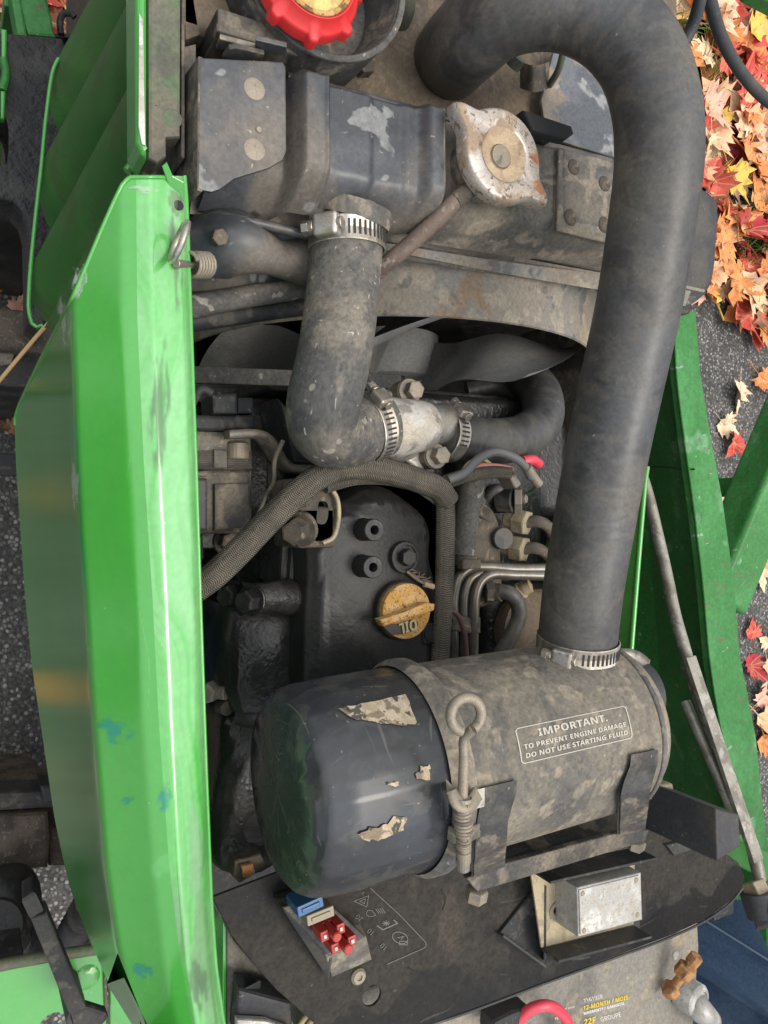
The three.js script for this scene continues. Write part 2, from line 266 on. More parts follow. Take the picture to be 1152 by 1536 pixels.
M.rubberBlack = surface({ spec: 1, rmap: true, base: [0.05, 0.049, 0.048], rough: 0.4, tile: 0.26, seed: 12, n: 768, bump: 0.0006, grain: 0.3, layers: [[[0.125, 0.11, 0.088], 4, 3, 5, 0.56, 0.12, 0.55, 0.7], [[0.055, 0.059, 0.066], 6, 6, 4, 0.53, 0.12, 0.5, 0.42], [[0.12, 0.103, 0.08], 26, 14, 4, 0.64, 0.1, 0.3, 0.9, 0.05], [[0.02, 0.021, 0.023], 13, 11, 4, 0.66, 0.05, 0.45, 0.4], [[0.34, 0.33, 0.3], 190, 190, 1, 0.965, 0.015, 0.7, 0.9, 0.1]],
  extra: (u, v, c, r, h) => { const wob = fbm(u, v, 6, 6, 3, 77); return [c, r, h + 0.12 * Math.sin((u * 30 + wob * 2.1) * 6.28319) * ss(0.45, 0.65, fbm(u, v, 5, 4, 3, 91))]; } });
M.black = surface({ rmap: true, base: [0.028, 0.029, 0.031], rough: 0.5, tile: 0.25, seed: 14, bump: 0.0005, layers: [[[0.066, 0.062, 0.056], 4, 4, 6, 0.53, 0.15, 0.6, 0.75], [[0.15, 0.13, 0.105], 30, 30, 4, 0.66, 0.08, 0.4, 0.9, 0.06], [[0.3, 0.29, 0.27], 150, 150, 1, 0.955, 0.02, 0.6, 0.9, 0.1]] });
M.blackDusty = surface({ rmap: true, base: [0.055, 0.054, 0.053], rough: 0.6, tile: 0.25, seed: 15, n: 768, bump: 0.0006, grain: 0.4, layers: [[[0.16, 0.133, 0.1], 4, 4, 6, 0.5, 0.14, 0.7, 0.9], [[0.24, 0.2, 0.15], 26, 26, 4, 0.6, 0.09, 0.5, 0.95, 0.06], [[0.024, 0.025, 0.026], 8, 8, 5, 0.6, 0.06, 0.6, 0.4], [[0.38, 0.35, 0.31], 170, 170, 1, 0.95, 0.02, 0.6, 0.9]] });
M.plate = surface({ spec: 0.3, rmap: true, base: [0.013, 0.013, 0.014], rough: 0.5, tile: 0.36, seed: 16, n: 1024, bump: 0.0006, grain: 0.4, layers: [[[0.04, 0.035, 0.029], 3, 3, 6, 0.55, 0.1, 0.8, 0.75], [[0.08, 0.068, 0.053], 10, 8, 6, 0.62, 0.1, 0.5, 0.9], [[0.008, 0.008, 0.0085], 4, 5, 6, 0.56, 0.02, 0.75, 0.38], [[0.26, 0.24, 0.2], 230, 230, 1, 0.955, 0.02, 0.5, 0.9, 0.06], [[0.13, 0.12, 0.1], 9, 130, 2, 0.84, 0.03, 0.3, 0.8]] });
M.cup = surface({ spec: 1, rmap: true, base: [0.026, 0.028, 0.032], rough: 0.2, tile: 0.3, seed: 17, n: 1024, bump: 0, grain: 0.12, layers: [[[0.055, 0.052, 0.047], 4, 4, 6, 0.56, 0.16, 0.45, 0.4], [[0.045, 0.05, 0.058], 7, 5, 5, 0.54, 0.12, 0.5, 0.26], [[0.11, 0.098, 0.078], 24, 24, 5, 0.66, 0.1, 0.25, 0.8, 0.03], [[0.4, 0.37, 0.32], 200, 160, 1, 0.955, 0.02, 0.75, 0.9, 0.1], [[0.2, 0.19, 0.17], 7, 170, 2, 0.84, 0.03, 0.3, 0.5], [[0.2, 0.19, 0.17], 150, 9, 2, 0.86, 0.03, 0.25, 0.5]] });
M.cast = surface({ spec: 0.7, rmap: true, base: [0.021, 0.0205, 0.02], rough: 0.4, tile: 0.2, seed: 18, n: 768, bump: 0.0018, layers: [[[0.045, 0.041, 0.036], 5, 5, 4, 0.58, 0.1, 0.5, 0.62], [[0.012, 0.012, 0.012], 6, 6, 4, 0.58, 0.08, 0.7, 0.26]],
  extra: (u, v, c, r, h) => [c, r, 0.35 + 0.22 * fbm(u, v, 26, 26, 3, 5) + 0.24 * fbm(u, v, 80, 80, 2, 9)] });
M.cover = surface({ spec: 0.6, rmap: true, base: [0.022, 0.0215, 0.021], rough: 0.46, tile: 0.2, seed: 19, n: 768, bump: 0.0009, layers: [[[0.042, 0.039, 0.035], 4, 4, 4, 0.56, 0.13, 0.5, 0.55], [[0.016, 0.016, 0.016], 5, 5, 4, 0.6, 0.06, 0.6, 0.28]],
  extra: (u, v, c, r, h) => [c, r, 0.4 + 0.14 * fbm(u, v, 20, 20, 3, 5) + 0.16 * fbm(u, v, 90, 90, 2, 9)] });
M.iron = surface({ base: [0.085, 0.072, 0.058], rough: 0.75, tile: 0.15, seed: 20, bump: 0.0008, layers: [[[0.15, 0.12, 0.088], 5, 5, 4, 0.52, 0.12, 0.6, 0.9], [[0.04, 0.037, 0.034], 7, 7, 4, 0.6, 0.08, 0.6, 0.5], [[0.25, 0.2, 0.14], 40, 40, 2, 0.74, 0.05, 0.5, 0.95, 0.1]] });
M.alu = surface({ rmap: true, base: [0.55, 0.53, 0.49], rough: 0.4, metal: 0.3, tile: 0.12, seed: 21, bump: 0.0007, layers: [[[0.42, 0.36, 0.28], 5, 5, 5, 0.52, 0.14, 0.75, 0.85], [[0.16, 0.14, 0.12], 8, 8, 5, 0.62, 0.07, 0.7, 0.7], [[0.62, 0.6, 0.58], 6, 6, 4, 0.64, 0.05, 0.7, 0.25]] });
M.steel = surface({ base: [0.5, 0.48, 0.45], rough: 0.4, metal: 0.75, tile: 0.08, seed: 22, bump: 0.0003, n: 256, layers: [[[0.33, 0.28, 0.21], 5, 5, 4, 0.52, 0.12, 0.7, 0.75], [[0.2, 0.17, 0.14], 12, 12, 3, 0.68, 0.06, 0.5, 0.8]] });
M.steelDull = surface({ base: [0.22, 0.2, 0.175], rough: 0.6, metal: 0.4, tile: 0.09, seed: 23, bump: 0.0004, n: 256, layers: [[[0.3, 0.25, 0.185], 5, 5, 4, 0.52, 0.12, 0.7, 0.9], [[0.1, 0.085, 0.07], 9, 9, 3, 0.64, 0.07, 0.6, 0.7]] });
M.line = surface({ base: [0.19, 0.18, 0.165], rough: 0.34, metal: 0.6, tile: 0.1, seed: 24, bump: 0.0001, n: 256, layers: [[[0.13, 0.11, 0.085], 6, 6, 4, 0.52, 0.13, 0.7, 0.65]] });
M.cap = surface({ rmap: true, base: [0.46, 0.41, 0.365], rough: 0.42, metal: 0.5, tile: 0.09, seed: 25, n: 512, bump: 0.0006, layers: [[[0.31, 0.22, 0.14], 5, 5, 5, 0.56, 0.1, 0.8, 0.85], [[0.15, 0.1, 0.065], 26, 26, 3, 0.67, 0.06, 0.75, 0.9, -0.14], [[0.34, 0.14, 0.045], 5, 5, 4, 0.7, 0.06, 0.8, 0.9, -0.05], [[0.62, 0.58, 0.53], 11, 11, 4, 0.66, 0.06, 0.6, 0.3]] });
M.capDust = surface({ base: [0.36, 0.27, 0.18], rough: 0.9, tile: 0.09, seed: 26, n: 256, bump: 0.0004, layers: [[[0.46, 0.36, 0.24], 6, 6, 4, 0.5, 0.1, 0.8], [[0.2, 0.14, 0.09], 9, 9, 4, 0.64, 0.06, 0.6]] });
M.oil = surface({ base: [0.44, 0.24, 0.06], rough: 0.6, tile: 0.06, seed: 27, n: 384, bump: 0.0007, layers: [[[0.5, 0.33, 0.16], 5, 5, 4, 0.52, 0.1, 0.6, 0.75], [[0.05, 0.035, 0.02], 60, 60, 2, 0.68, 0.06, 0.65, 0.8, -0.2], [[0.06, 0.045, 0.03], 4, 4, 5, 0.66, 0.04, 0.8, 0.3]] });
M.oilDark = plain(0.025, 0.022, 0.018, 0.5);
M.red = plain(0.62, 0.028, 0.03, 0.42, 0, { clearcoat: 0.2 });
M.redFuse = plain(0.5, 0.05, 0.04, 0.25, 0, { transmission: 0.25, thickness: 0, ior: 1.45 });
M.blueFuse = plain(0.05, 0.14, 0.3, 0.25, 0, { transmission: 0.2, thickness: 0 });
M.tanFuse = plain(0.3, 0.25, 0.17, 0.4, 0, { transmission: 0.15, thickness: 0 });
M.yellow = surface({ base: [0.6, 0.47, 0.17], rough: 0.6, tile: 0.05, seed: 29, n: 256, bump: 0.0002, layers: [[[0.35, 0.22, 0.08], 6, 6, 4, 0.6, 0.08, 0.6]] });
M.green = surface({ base: [0.05, 0.285, 0.04], rough: 0.24, tile: 0.5, seed: 30, n: 768, bump: 0, grain: 0.05, physical: { ior: 1.5, clearcoat: 0.8, clearcoatRoughness: 0.18 }, layers: [
  [[0.062, 0.34, 0.05], 3, 3, 4, 0.5, 0.15, 0.6], [[0.19, 0.42, 0.18], 250, 5, 1, 0.93, 0.03, 0.3], [[0.043, 0.32, 0.034], 90, 2, 2, 0.6, 0.14, 0.3], [[0.11, 0.4, 0.11], 9, 14, 5, 0.69, 0.03, 0.35], [[0.5, 0.58, 0.48], 220, 160, 1, 0.975, 0.012, 0.6] ] });
M.greenScuffSheen = surface({ base: [0.075, 0.38, 0.062], rough: 0.2, tile: 0.5, seed: 31, n: 768, bump: 0, grain: 0.12, physical: { ior: 1.7, clearcoat: 1, clearcoatRoughness: 0.1 }, layers: [  // scuffed green, with the pale sky sheen partly put into its colour
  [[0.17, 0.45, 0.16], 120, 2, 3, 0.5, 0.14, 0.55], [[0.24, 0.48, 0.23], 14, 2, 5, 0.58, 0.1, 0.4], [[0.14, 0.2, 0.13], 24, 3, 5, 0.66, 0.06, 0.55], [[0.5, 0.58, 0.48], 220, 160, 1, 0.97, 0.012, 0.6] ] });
M.greenFaded = surface({ base: [0.034, 0.165, 0.036], rough: 0.4, tile: 0.5, seed: 32, n: 768, bump: 0.0001, layers: [[[0.075, 0.26, 0.08], 4, 8, 5, 0.56, 0.12, 0.5, 0.5], [[0.19, 0.36, 0.21], 9, 9, 4, 0.69, 0.05, 0.5, 0.6], [[0.12, 0.09, 0.06], 40, 40, 3, 0.76, 0.03, 0.6, 0.9], [[0.4, 0.42, 0.36], 90, 30, 2, 0.87, 0.02, 0.5, 0.7]] });
M.greenPlate = M.greenFaded;
M.greenGrime = surface({ base: [0.1, 0.1, 0.075], rough: 0.6, tile: 0.25, seed: 35, n: 512, bump: 0.0002, layers: [[[0.07, 0.16, 0.06], 3, 4, 5, 0.56, 0.1, 0.6, 0.5], [[0.15, 0.125, 0.095], 5, 5, 5, 0.55, 0.12, 0.6, 0.85], [[0.06, 0.06, 0.05], 8, 8, 4, 0.64, 0.06, 0.5]] });
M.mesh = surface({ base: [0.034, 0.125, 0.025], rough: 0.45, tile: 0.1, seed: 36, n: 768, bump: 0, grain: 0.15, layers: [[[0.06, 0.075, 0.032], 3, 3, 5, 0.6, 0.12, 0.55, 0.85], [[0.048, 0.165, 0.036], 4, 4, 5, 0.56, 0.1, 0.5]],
  extra: (u, v, c, r, h) => [Math.sin(v * 80 * 6.28319) < -0.55 ? [0.022, 0.06, 0.016] : c, r, h] }); // darker rows painted in for the shade inside the screen slots
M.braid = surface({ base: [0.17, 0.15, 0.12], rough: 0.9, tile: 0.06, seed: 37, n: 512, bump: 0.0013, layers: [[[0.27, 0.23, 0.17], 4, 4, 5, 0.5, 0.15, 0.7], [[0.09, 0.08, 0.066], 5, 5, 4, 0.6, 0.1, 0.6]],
  extra: (u, v, c, r, h) => { const x = v * 14, k = Math.floor(x), f = x - k, y = u * 42 + (k % 2 ? f : 1 - f) * 0.9 + 0.5 * fbm(u, v, 5, 5, 2, 8), w = Math.pow(0.5 + 0.5 * Math.sin(y * 6.28319), 0.7) * (0.55 + 0.45 * Math.sin(f * Math.PI)); const gapShade = w < 0.36; /* shade in the gaps between strands, put into the colour */ return [gapShade ? [0.075, 0.068, 0.056] : c, r, w]; } });
M.denim = surface({ base: [0.075, 0.125, 0.21], rough: 0.95, tile: 0.3, seed: 38, n: 512, bump: 0.0006, layers: [[[0.13, 0.19, 0.28], 5, 3, 5, 0.54, 0.12, 0.6], [[0.045, 0.08, 0.15], 6, 2, 4, 0.6, 0.1, 0.6]], extra: (u, v, c, r, h) => { const t = 0.5 + 0.5 * Math.sin((u * 150 + v * 150) * 6.28319); return [c.map((e) => e * (0.85 + 0.3 * t)), r, 0.3 + 0.5 * t]; } });
M.asphalt = surface({ base: [0.05, 0.048, 0.046], rough: 0.92, tile: 0.5, seed: 39, n: 768, bump: 0.004, grain: 0.2, extra: (u, v, c, r, h) => {
  const [d, id, d2] = cell(u, v, 62, 41), ie = vn(u, v, 120, 120, 47), stone = ss(0.02, 0.16, d2 - d) * ss(0.62, 0.3, d), t = 0.05 + 0.26 * id * id;
  let o = [0.055 + 0.07 * ie * ie, 0.053 + 0.067 * ie * ie, 0.05 + 0.063 * ie * ie];
  if (id > 0.15) o = o.map((q, i) => q + (t * [1.04, 0.99, 0.94][i] - q) * stone);
  const w = 0.8 + 0.4 * fbm(u, v, 4, 4, 3, 60); return [o.map((q) => q * w), r, 0.3 + 0.5 * stone * (0.4 + 0.6 * id)]; } });
M.plastic = surface({ base: [0.045, 0.046, 0.049], rough: 0.48, tile: 0.2, seed: 40, n: 384, bump: 0.0002, layers: [[[0.1, 0.088, 0.07], 4, 4, 5, 0.56, 0.13, 0.6, 0.8], [[0.3, 0.26, 0.2], 120, 120, 1, 0.95, 0.02, 0.6, 0.9, 0.1]] });
M.battery = surface({ base: [0.21, 0.195, 0.17], rough: 0.7, tile: 0.3, seed: 42, n: 768, bump: 0.0004, layers: [[[0.27, 0.23, 0.175], 4, 4, 5, 0.52, 0.14, 0.7, 0.9], [[0.12, 0.115, 0.105], 6, 5, 5, 0.6, 0.08, 0.6, 0.6], [[0.34, 0.28, 0.17], 26, 26, 3, 0.72, 0.05, 0.5, 0.95], [[0.5, 0.47, 0.4], 180, 180, 1, 0.95, 0.02, 0.6, 0.95, 0.1]] });
M.silver = surface({ base: [0.36, 0.35, 0.325], rough: 0.5, metal: 0.3, tile: 0.08, seed: 43, n: 384, bump: 0.0003, layers: [[[0.56, 0.55, 0.52], 4, 4, 5, 0.54, 0.12, 0.8, 0.6], [[0.34, 0.3, 0.24], 14, 14, 4, 0.62, 0.07, 0.6, 0.9], [[0.2, 0.18, 0.15], 30, 30, 3, 0.74, 0.05, 0.5, 0.9]] });
M.tanBracket = surface({ base: [0.32, 0.27, 0.19], rough: 0.6, metal: 0.3, tile: 0.08, seed: 44, n: 256, bump: 0.0003, layers: [[[0.42, 0.35, 0.22], 5, 5, 4, 0.5, 0.12, 0.7], [[0.2, 0.17, 0.13], 8, 8, 4, 0.62, 0.07, 0.6]] });
M.rust = surface({ base: [0.3, 0.14, 0.055], rough: 0.9, tile: 0.05, seed: 45, n: 256, bump: 0.0008, layers: [[[0.42, 0.24, 0.11], 5, 5, 4, 0.52, 0.1, 0.8], [[0.14, 0.075, 0.045], 9, 9, 4, 0.6, 0.08, 0.7]] });
M.hydraulic = surface({ base: [0.3, 0.28, 0.24], rough: 0.5, metal: 0.45, tile: 0.12, seed: 46, n: 256, bump: 0.0003, layers: [[[0.17, 0.15, 0.12], 6, 6, 5, 0.54, 0.1, 0.8, 0.8], [[0.42, 0.4, 0.36], 12, 12, 4, 0.64, 0.06, 0.6, 0.4]] });
M.overflow = surface({ base: [0.11, 0.078, 0.068], rough: 0.5, tile: 0.1, seed: 47, n: 256, bump: 0.0003, layers: [[[0.17, 0.13, 0.1], 5, 5, 4, 0.54, 0.1, 0.7, 0.8], [[0.28, 0.24, 0.19], 30, 30, 2, 0.76, 0.04, 0.6]] });
M.bin = surface({ base: [0.028, 0.028, 0.029], rough: 0.55, tile: 0.12, seed: 48, n: 512, bump: 0.0022, layers: [[[0.06, 0.058, 0.055], 6, 6, 4, 0.56, 0.12, 0.6, 0.7]], extra: (u, v, c, r, h) => [c, r, fbm(u, v, 22, 22, 4, 4)] });
M.paperTear = surface({ base: [0.36, 0.29, 0.2], rough: 0.95, tile: 0.06, seed: 49, n: 256, bump: 0.0008, warp: 0.12, layers: [[[0.52, 0.44, 0.33], 6, 6, 5, 0.54, 0.1, 0.7, 0.95, 0.1], [[0.16, 0.12, 0.08], 9, 9, 5, 0.58, 0.06, 0.8, 0.95, -0.1], [[0.05, 0.048, 0.045], 12, 12, 4, 0.66, 0.03, 0.9]] });
M.straw = plain(0.42, 0.29, 0.14, 0.8);
M.dark = plain(0.012, 0.012, 0.013, 0.8);
M.slot = plain(0.03, 0.027, 0.024, 0.8);
M.wireGrey = plain(0.12, 0.12, 0.115, 0.5);
M.wireRed = plain(0.5, 0.06, 0.07, 0.45);
M.wireCable = plain(0.66, 0.055, 0.085, 0.4);
M.wirePink = plain(0.45, 0.17, 0.15, 0.55);
M.wireYellow = plain(0.42, 0.34, 0.13, 0.55);
M.wireMaroon = plain(0.11, 0.055, 0.055, 0.5);
M.wireTan = plain(0.36, 0.29, 0.15, 0.55);
M.wireGreen = plain(0.04, 0.1, 0.06, 0.5);
M.blueCan = plain(0.025, 0.06, 0.13, 0.4);
M.skin = plain(0.42, 0.25, 0.18, 0.6);
const CL = { band: M.steel, screw: M.steel, slot: M.slot }, CLD = { band: M.steelDull, screw: M.steelDull, slot: M.slot };
// ---------------------------------------------------------------- the setting: asphalt, grass blades, fallen leaves
{
  const g = new THREE.PlaneGeometry(120, 120, 1, 1); g.rotateX(-Math.PI / 2);
  tag(mk('asphalt_ground', g, M.asphalt), 'grey asphalt with pale stone chips under the tractor', 'asphalt', null, 'structure');
}
function leafShape(k) {
  const lobes = [[0, 0.06], [0.1, 0.1], [0.28, 0.02], [0.25, 0.12], [0.44, 0.16], [0.36, 0.24], [0.5, 0.4], [0.36, 0.4], [0.33, 0.46], [0.4, 0.62], [0.27, 0.58], [0.17, 0.54], [0.2, 0.74], [0.12, 0.76], [0, 1]];
  const pts = [...lobes, ...lobes.slice(1, -1).reverse().map(([x, y]) => [-x, y])].map(([x, y]) => [x * (0.92 + 0.16 * hash(k, Math.round(x * 99 + 500), 3)), (y - 0.42) * (0.95 + 0.1 * hash(k, Math.round(y * 99), 5))]);
  const n = pts.length, pos = [], idx = [], curl = [0.22, 0.5, -0.3, 0.35, 0.7][k % 5], roll = [0.3, -0.5, 0.35, 0.6, 0.1][k % 5];
  const hgt = (x, y) => 0.05 + curl * y * y * 0.8 + Math.abs(roll) * x * x * 1.1 + 0.07 * Math.sin(x * 7 + k) * Math.sin(y * 6 + k * 2) + (Math.abs(x) < 0.02 ? -0.03 : 0);
  const put = (x, y) => pos.push(x, hgt(x, y), -y);
  put(0, -0.1); for (const f of [0.35, 0.7, 1]) for (const [x, y] of pts) put(x * f, -0.1 + (y + 0.1) * f);
  for (let i = 0; i < n; i++) { const j = (i + 1) % n; idx.push(0, 1 + i, 1 + j); for (let q = 0; q < 2; q++) { const a = 1 + q * n + i, b = 1 + q * n + j; idx.push(a, a + n, b, b, a + n, b + n); } }
  let g = new THREE.BufferGeometry(); g.setAttribute('position', new THREE.Float32BufferAttribute(pos, 3)); g.setIndex(idx); g.computeVertexNormals();
  const stem = sweep([V(0, 0.06, 0.05), V(0.02, 0.05, 0.3), V(0.08 * (k % 2 ? 1 : -1), 0.03, 0.75)], 0.012, 5, 5, false);
  const out = build([g, stem], { userData: { tile: 1 } }); out.computeBoundingBox(); out.translate(0, -out.boundingBox.min.y, 0); return out;
}
const leafGeo = [0, 1, 2, 3, 4].map(leafShape);
const leafKinds = [
  ['red', 0.6, 0.075, 0.055], ['orange', 0.7, 0.26, 0.08], ['salmon pink', 0.76, 0.4, 0.29], ['pale tan', 0.76, 0.56, 0.36], ['yellow', 0.72, 0.46, 0.08], ['deep crimson', 0.4, 0.03, 0.04], ['peach', 0.8, 0.48, 0.28], ['brown', 0.3, 0.15, 0.08],
].map(([n, r, g, b], i) => { const m = surface({ base: [r, g, b], rough: 0.62, tile: 1.0, seed: 60 + i, n: 192, bump: 0, extra: (u, v, c, ro, h) => { const x = u > 0.5 ? u - 1 : u, y = -(v > 0.45 ? v - 1 : v) + 0.1; let d = Math.abs(x); for (const a of [0.55, 1.05, 1.55]) { const t = Math.max(0, Math.abs(x) * Math.sin(a) + y * Math.cos(a)); if (t > 0) d = Math.min(d, Math.hypot(Math.abs(x) - t * Math.sin(a), y - t * Math.cos(a))); } const m = 0.5 * ss(0.016, 0.006, d); return [c.map((e, i) => e + ([0.62, 0.4, 0.2][i] - e) * m), ro, h]; }, layers: [[[r * 0.75 + 0.1, g * 0.8 + 0.1, b + 0.05], 4, 4, 4, 0.54, 0.12, 0.6], [[r * 0.55, g * 0.45, b * 0.5], 7, 7, 4, 0.62, 0.07, 0.55], [[0.12, 0.06, 0.03], 12, 12, 3, 0.76, 0.04, 0.7]] }); return [n, m]; });
const leafSpots = [];
function leafAt(x, z, y, size, kind, where, group) {
  const [nm, m] = leafKinds[kind];
  const o = new THREE.Mesh(leafGeo[Math.floor(rnd() * 5)], m); o.castShadow = o.receiveShadow = true;
  o.name = numbered('fallen_leaf'); o.position.set(x, y + 0.004, z); o.scale.set(size * rr(0.75, 1.05), size * rr(0.8, 2.2), size * rr(0.8, 1.1)); o.rotation.set(rr(-0.35, 0.35), rr(0, 6.28), rr(-0.35, 0.35));
  scene.add(o); tag(o, nm + ' maple leaf lying ' + where, 'leaf', nm + ' leaves ' + where); return o;
}
const pick = (w) => { let t = rnd() * w.reduce((a, b) => a + b, 0); for (let i = 0; i < w.length; i++) if ((t -= w[i]) < 0) return i; return 0; };
const mix = [0.25, 0.25, 0.16, 0.14, 0.06, 0.04, 0.2, 0.03];
// the drift beside the tractor (seen past the air hose): laid in three layers, most of what shows
const drift = (px, py) => px > 990 + 20 && py < 455 + (px - 1050) * 0.62;
for (let layer = 0, n = 0; layer < 3; layer++) for (let i = 0; i < 13; i++) for (let j = 0; j < 6; j++) {
  const px = 995 + (j + rr(-0.1, 1.1)) * 33, py = -40 + (i + rr(-0.1, 1.1)) * 44;
  if (!drift(px, py) || (layer === 0 && rnd() < 0.1)) continue;
  const p = P(px, py, 0); leafAt(p.x, p.z, 0.002 + layer * 0.022 + rr(0, 0.012), rr(0.1, 0.16), pick(mix), 'in the thick drift of leaves beyond the black air hose', 1);
}
for (const [px, py, s, k] of [[1105, 592, 0.085, 3], [1092, 638, 0.085, 3], [1098, 668, 0.08, 0], [1088, 735, 0.07, 6], [1128, 838, 0.11, 6], [1140, 862, 0.1, 3], [1146, 575, 0.09, 1], [1128, 945, 0.07, 0], [1150, 960, 0.06, 3], [1131, 1003, 0.085, 5], [1138, 1040, 0.085, 2], [1150, 1000, 0.07, 6], [1147, 1085, 0.1, 6], [1150, 1110, 0.09, 1], [1130, 500, 0.1, 0]]) { const p = P(px, py, 0.01); leafAt(p.x, p.z, 0.001, s * 1.25, k, 'alone on bare asphalt outside the green loader frame'); }
for (let i = 0; i < 46; i++) { const px = rr(-40, 270), py = rr(-60, 60), p = P(px, py, 0.01); leafAt(p.x, p.z, 0.002 + rr(0, 0.03), rr(0.08, 0.12), pick(mix), 'in front of the tractor nose past the green strap'); }
for (const [px, py, s, k] of [[14, 322, 0.1, 4], [22, 372, 0.09, 3], [10, 408, 0.1, 1], [34, 392, 0.06, 2], [30, 462, 0.05, 2], [4, 252, 0.07, 2], [3, 205, 0.06, 4], [2, 180, 0.07, 3], [10, 345, 0.09, 7], [16, 300, 0.09, 4], [4, 228, 0.07, 1], [20, 640, 0.04, 7], [8, 635, 0.045, 7]]) { const p = P(px, py, 0.01); leafAt(p.x, p.z, 0.002 + rr(0, 0.02), s, k, 'beside the rough black casting on the asphalt'); }
{ // the rest of the litter: beyond the frame and at the bottom of the drift
  const N = 900, m = new THREE.InstancedMesh(leafGeo[1], leafKinds[2][1], N), q = new THREE.Object3D(), c = new THREE.Color();
  for (let i = 0; i < N; i++) {
    let x = rr(1.55, 4.2), z = rr(-3.4, -0.3); if (i % 3 === 0) { x = rr(-1.5, 1.6); z = rr(-3.4, -1.05); }
    if (z > -0.75 + (x - 2) * 0.4 && i % 5) { z = rr(-3.4, -1.0); }
    q.position.set(x, 0.006 + rr(0, 0.02), z); q.rotation.set(rr(-0.2, 0.2), rr(0, 6.28), rr(-0.2, 0.2)); q.scale.setScalar(rr(0.07, 0.12)); q.updateMatrix(); m.setMatrixAt(i, q.matrix);
    c.setRGB(rr(0.6, 1.1), rr(0.35, 1.2), rr(0.2, 0.9)); m.setColorAt(i, c);
  }
  m.name = 'leaf_litter'; m.castShadow = m.receiveShadow = true; scene.add(m); tag(m, 'loose litter of small autumn leaves spread over the ground', 'leaf litter', null, 'stuff');
}
for (const [x, z, k] of [[-0.1, 0.33, 1], [-0.12, -0.02, 7], [-0.2, 0.5, 2]]) leafAt(x, z, 0.001, 0.11, k, 'beneath the outer flank of the green hood panel');
{ // grass blades poking through the drift
  const out = [], mt = plain(0.09, 0.2, 0.03, 0.7);
  for (const [px, py] of [[1128, 320], [1145, 335], [1068, 118], [1075, 255], [1108, 372], [1018, 35], [1135, 355], [1148, 300], [1140, 465]]) { const p = P(px, py, 0.03); for (let i = 0; i < 16; i++) { const a = rr(0, 6.28), l = rr(0.04, 0.09), b = V(p.x + rr(-0.04, 0.04), 0, p.z + rr(-0.04, 0.04)); out.push(sweep([b, b.clone().add(V(Math.cos(a) * l * 0.4, 0.06, Math.sin(a) * l * 0.4)), b.clone().add(V(Math.cos(a) * l, 0.085, Math.sin(a) * l))], (t) => 0.0022 * (1 - t) + 0.0003, 4, 5, false)); } }
  tag(mk('grass_tuft', out, mt), 'green grass blades poking up between the fallen leaves', 'grass', null, 'stuff');
}
// ---------------------------------------------------------------- green bodywork on the near side
const lerpTab = (tab, t) => { if (t <= tab[0][0]) return tab[0][1] + (tab[1][1] - tab[0][1]) * (t - tab[0][0]) / (tab[1][0] - tab[0][0]); for (let i = 1; i < tab.length; i++) if (t <= tab[i][0] || i === tab.length - 1) { const [a, b] = [tab[i - 1], tab[i]]; return b[0] === a[0] ? b[1] : a[1] + (b[1] - a[1]) * (t - a[0]) / (b[0] - a[0]); } };
const smoothTab = (tab, t, w) => (lerpTab(tab, t - w) + 2 * lerpTab(tab, t) + lerpTab(tab, t + w)) / 4;
const hoodBottom = [[560, 22], [640, 22], [700, 24], [900, 38], [1000, 48], [1120, 66], [1230, 82], [1330, 104], [1400, 130], [1480, 165], [1536, 196], [1640, 260]];
const hoodRidge = [[250, 92], [470, 104], [640, 110], [800, 118], [1100, 138], [1300, 154], [1420, 172], [1500, 190], [1560, 210], [1640, 262]];
const hoodBand = [[250, 180], [480, 182], [700, 192], [900, 205], [1080, 214], [1300, 230], [1450, 248], [1640, 285]];
const hoodEdge = [[250, 276], [300, 280], [500, 287], [700, 294], [950, 302], [1150, 309], [1350, 317], [1450, 324], [1536, 336], [1640, 366]];
const hoodFront = [[262, 200], [268, 188], [300, 172], [350, 150], [400, 129], [455, 105], [540, 60], [610, 27], [640, 18], [700, -40]];
function hoodY(px, py) {
  const b = smoothTab(hoodBottom, py, 20), r = lerpTab(hoodRidge, py), a = lerpTab(hoodBand, py), e = lerpTab(hoodEdge, py), tab = [[b, 0.79], [r - 1, 1.054], [r + 4, 1.0605], [a, 1.082], [a + (e - a) * 0.45, 1.088], [e - 8, 1.083], [e, 1.077]];
  let s = 0; for (let k = -4; k <= 4; k++) s += lerpTab(tab, px + k * 1.6) * (5 - Math.abs(k)); return s / 25;
}
const hoodAt = (px, py, lift = 0) => P(px, py, hoodY(px, py) + lift);
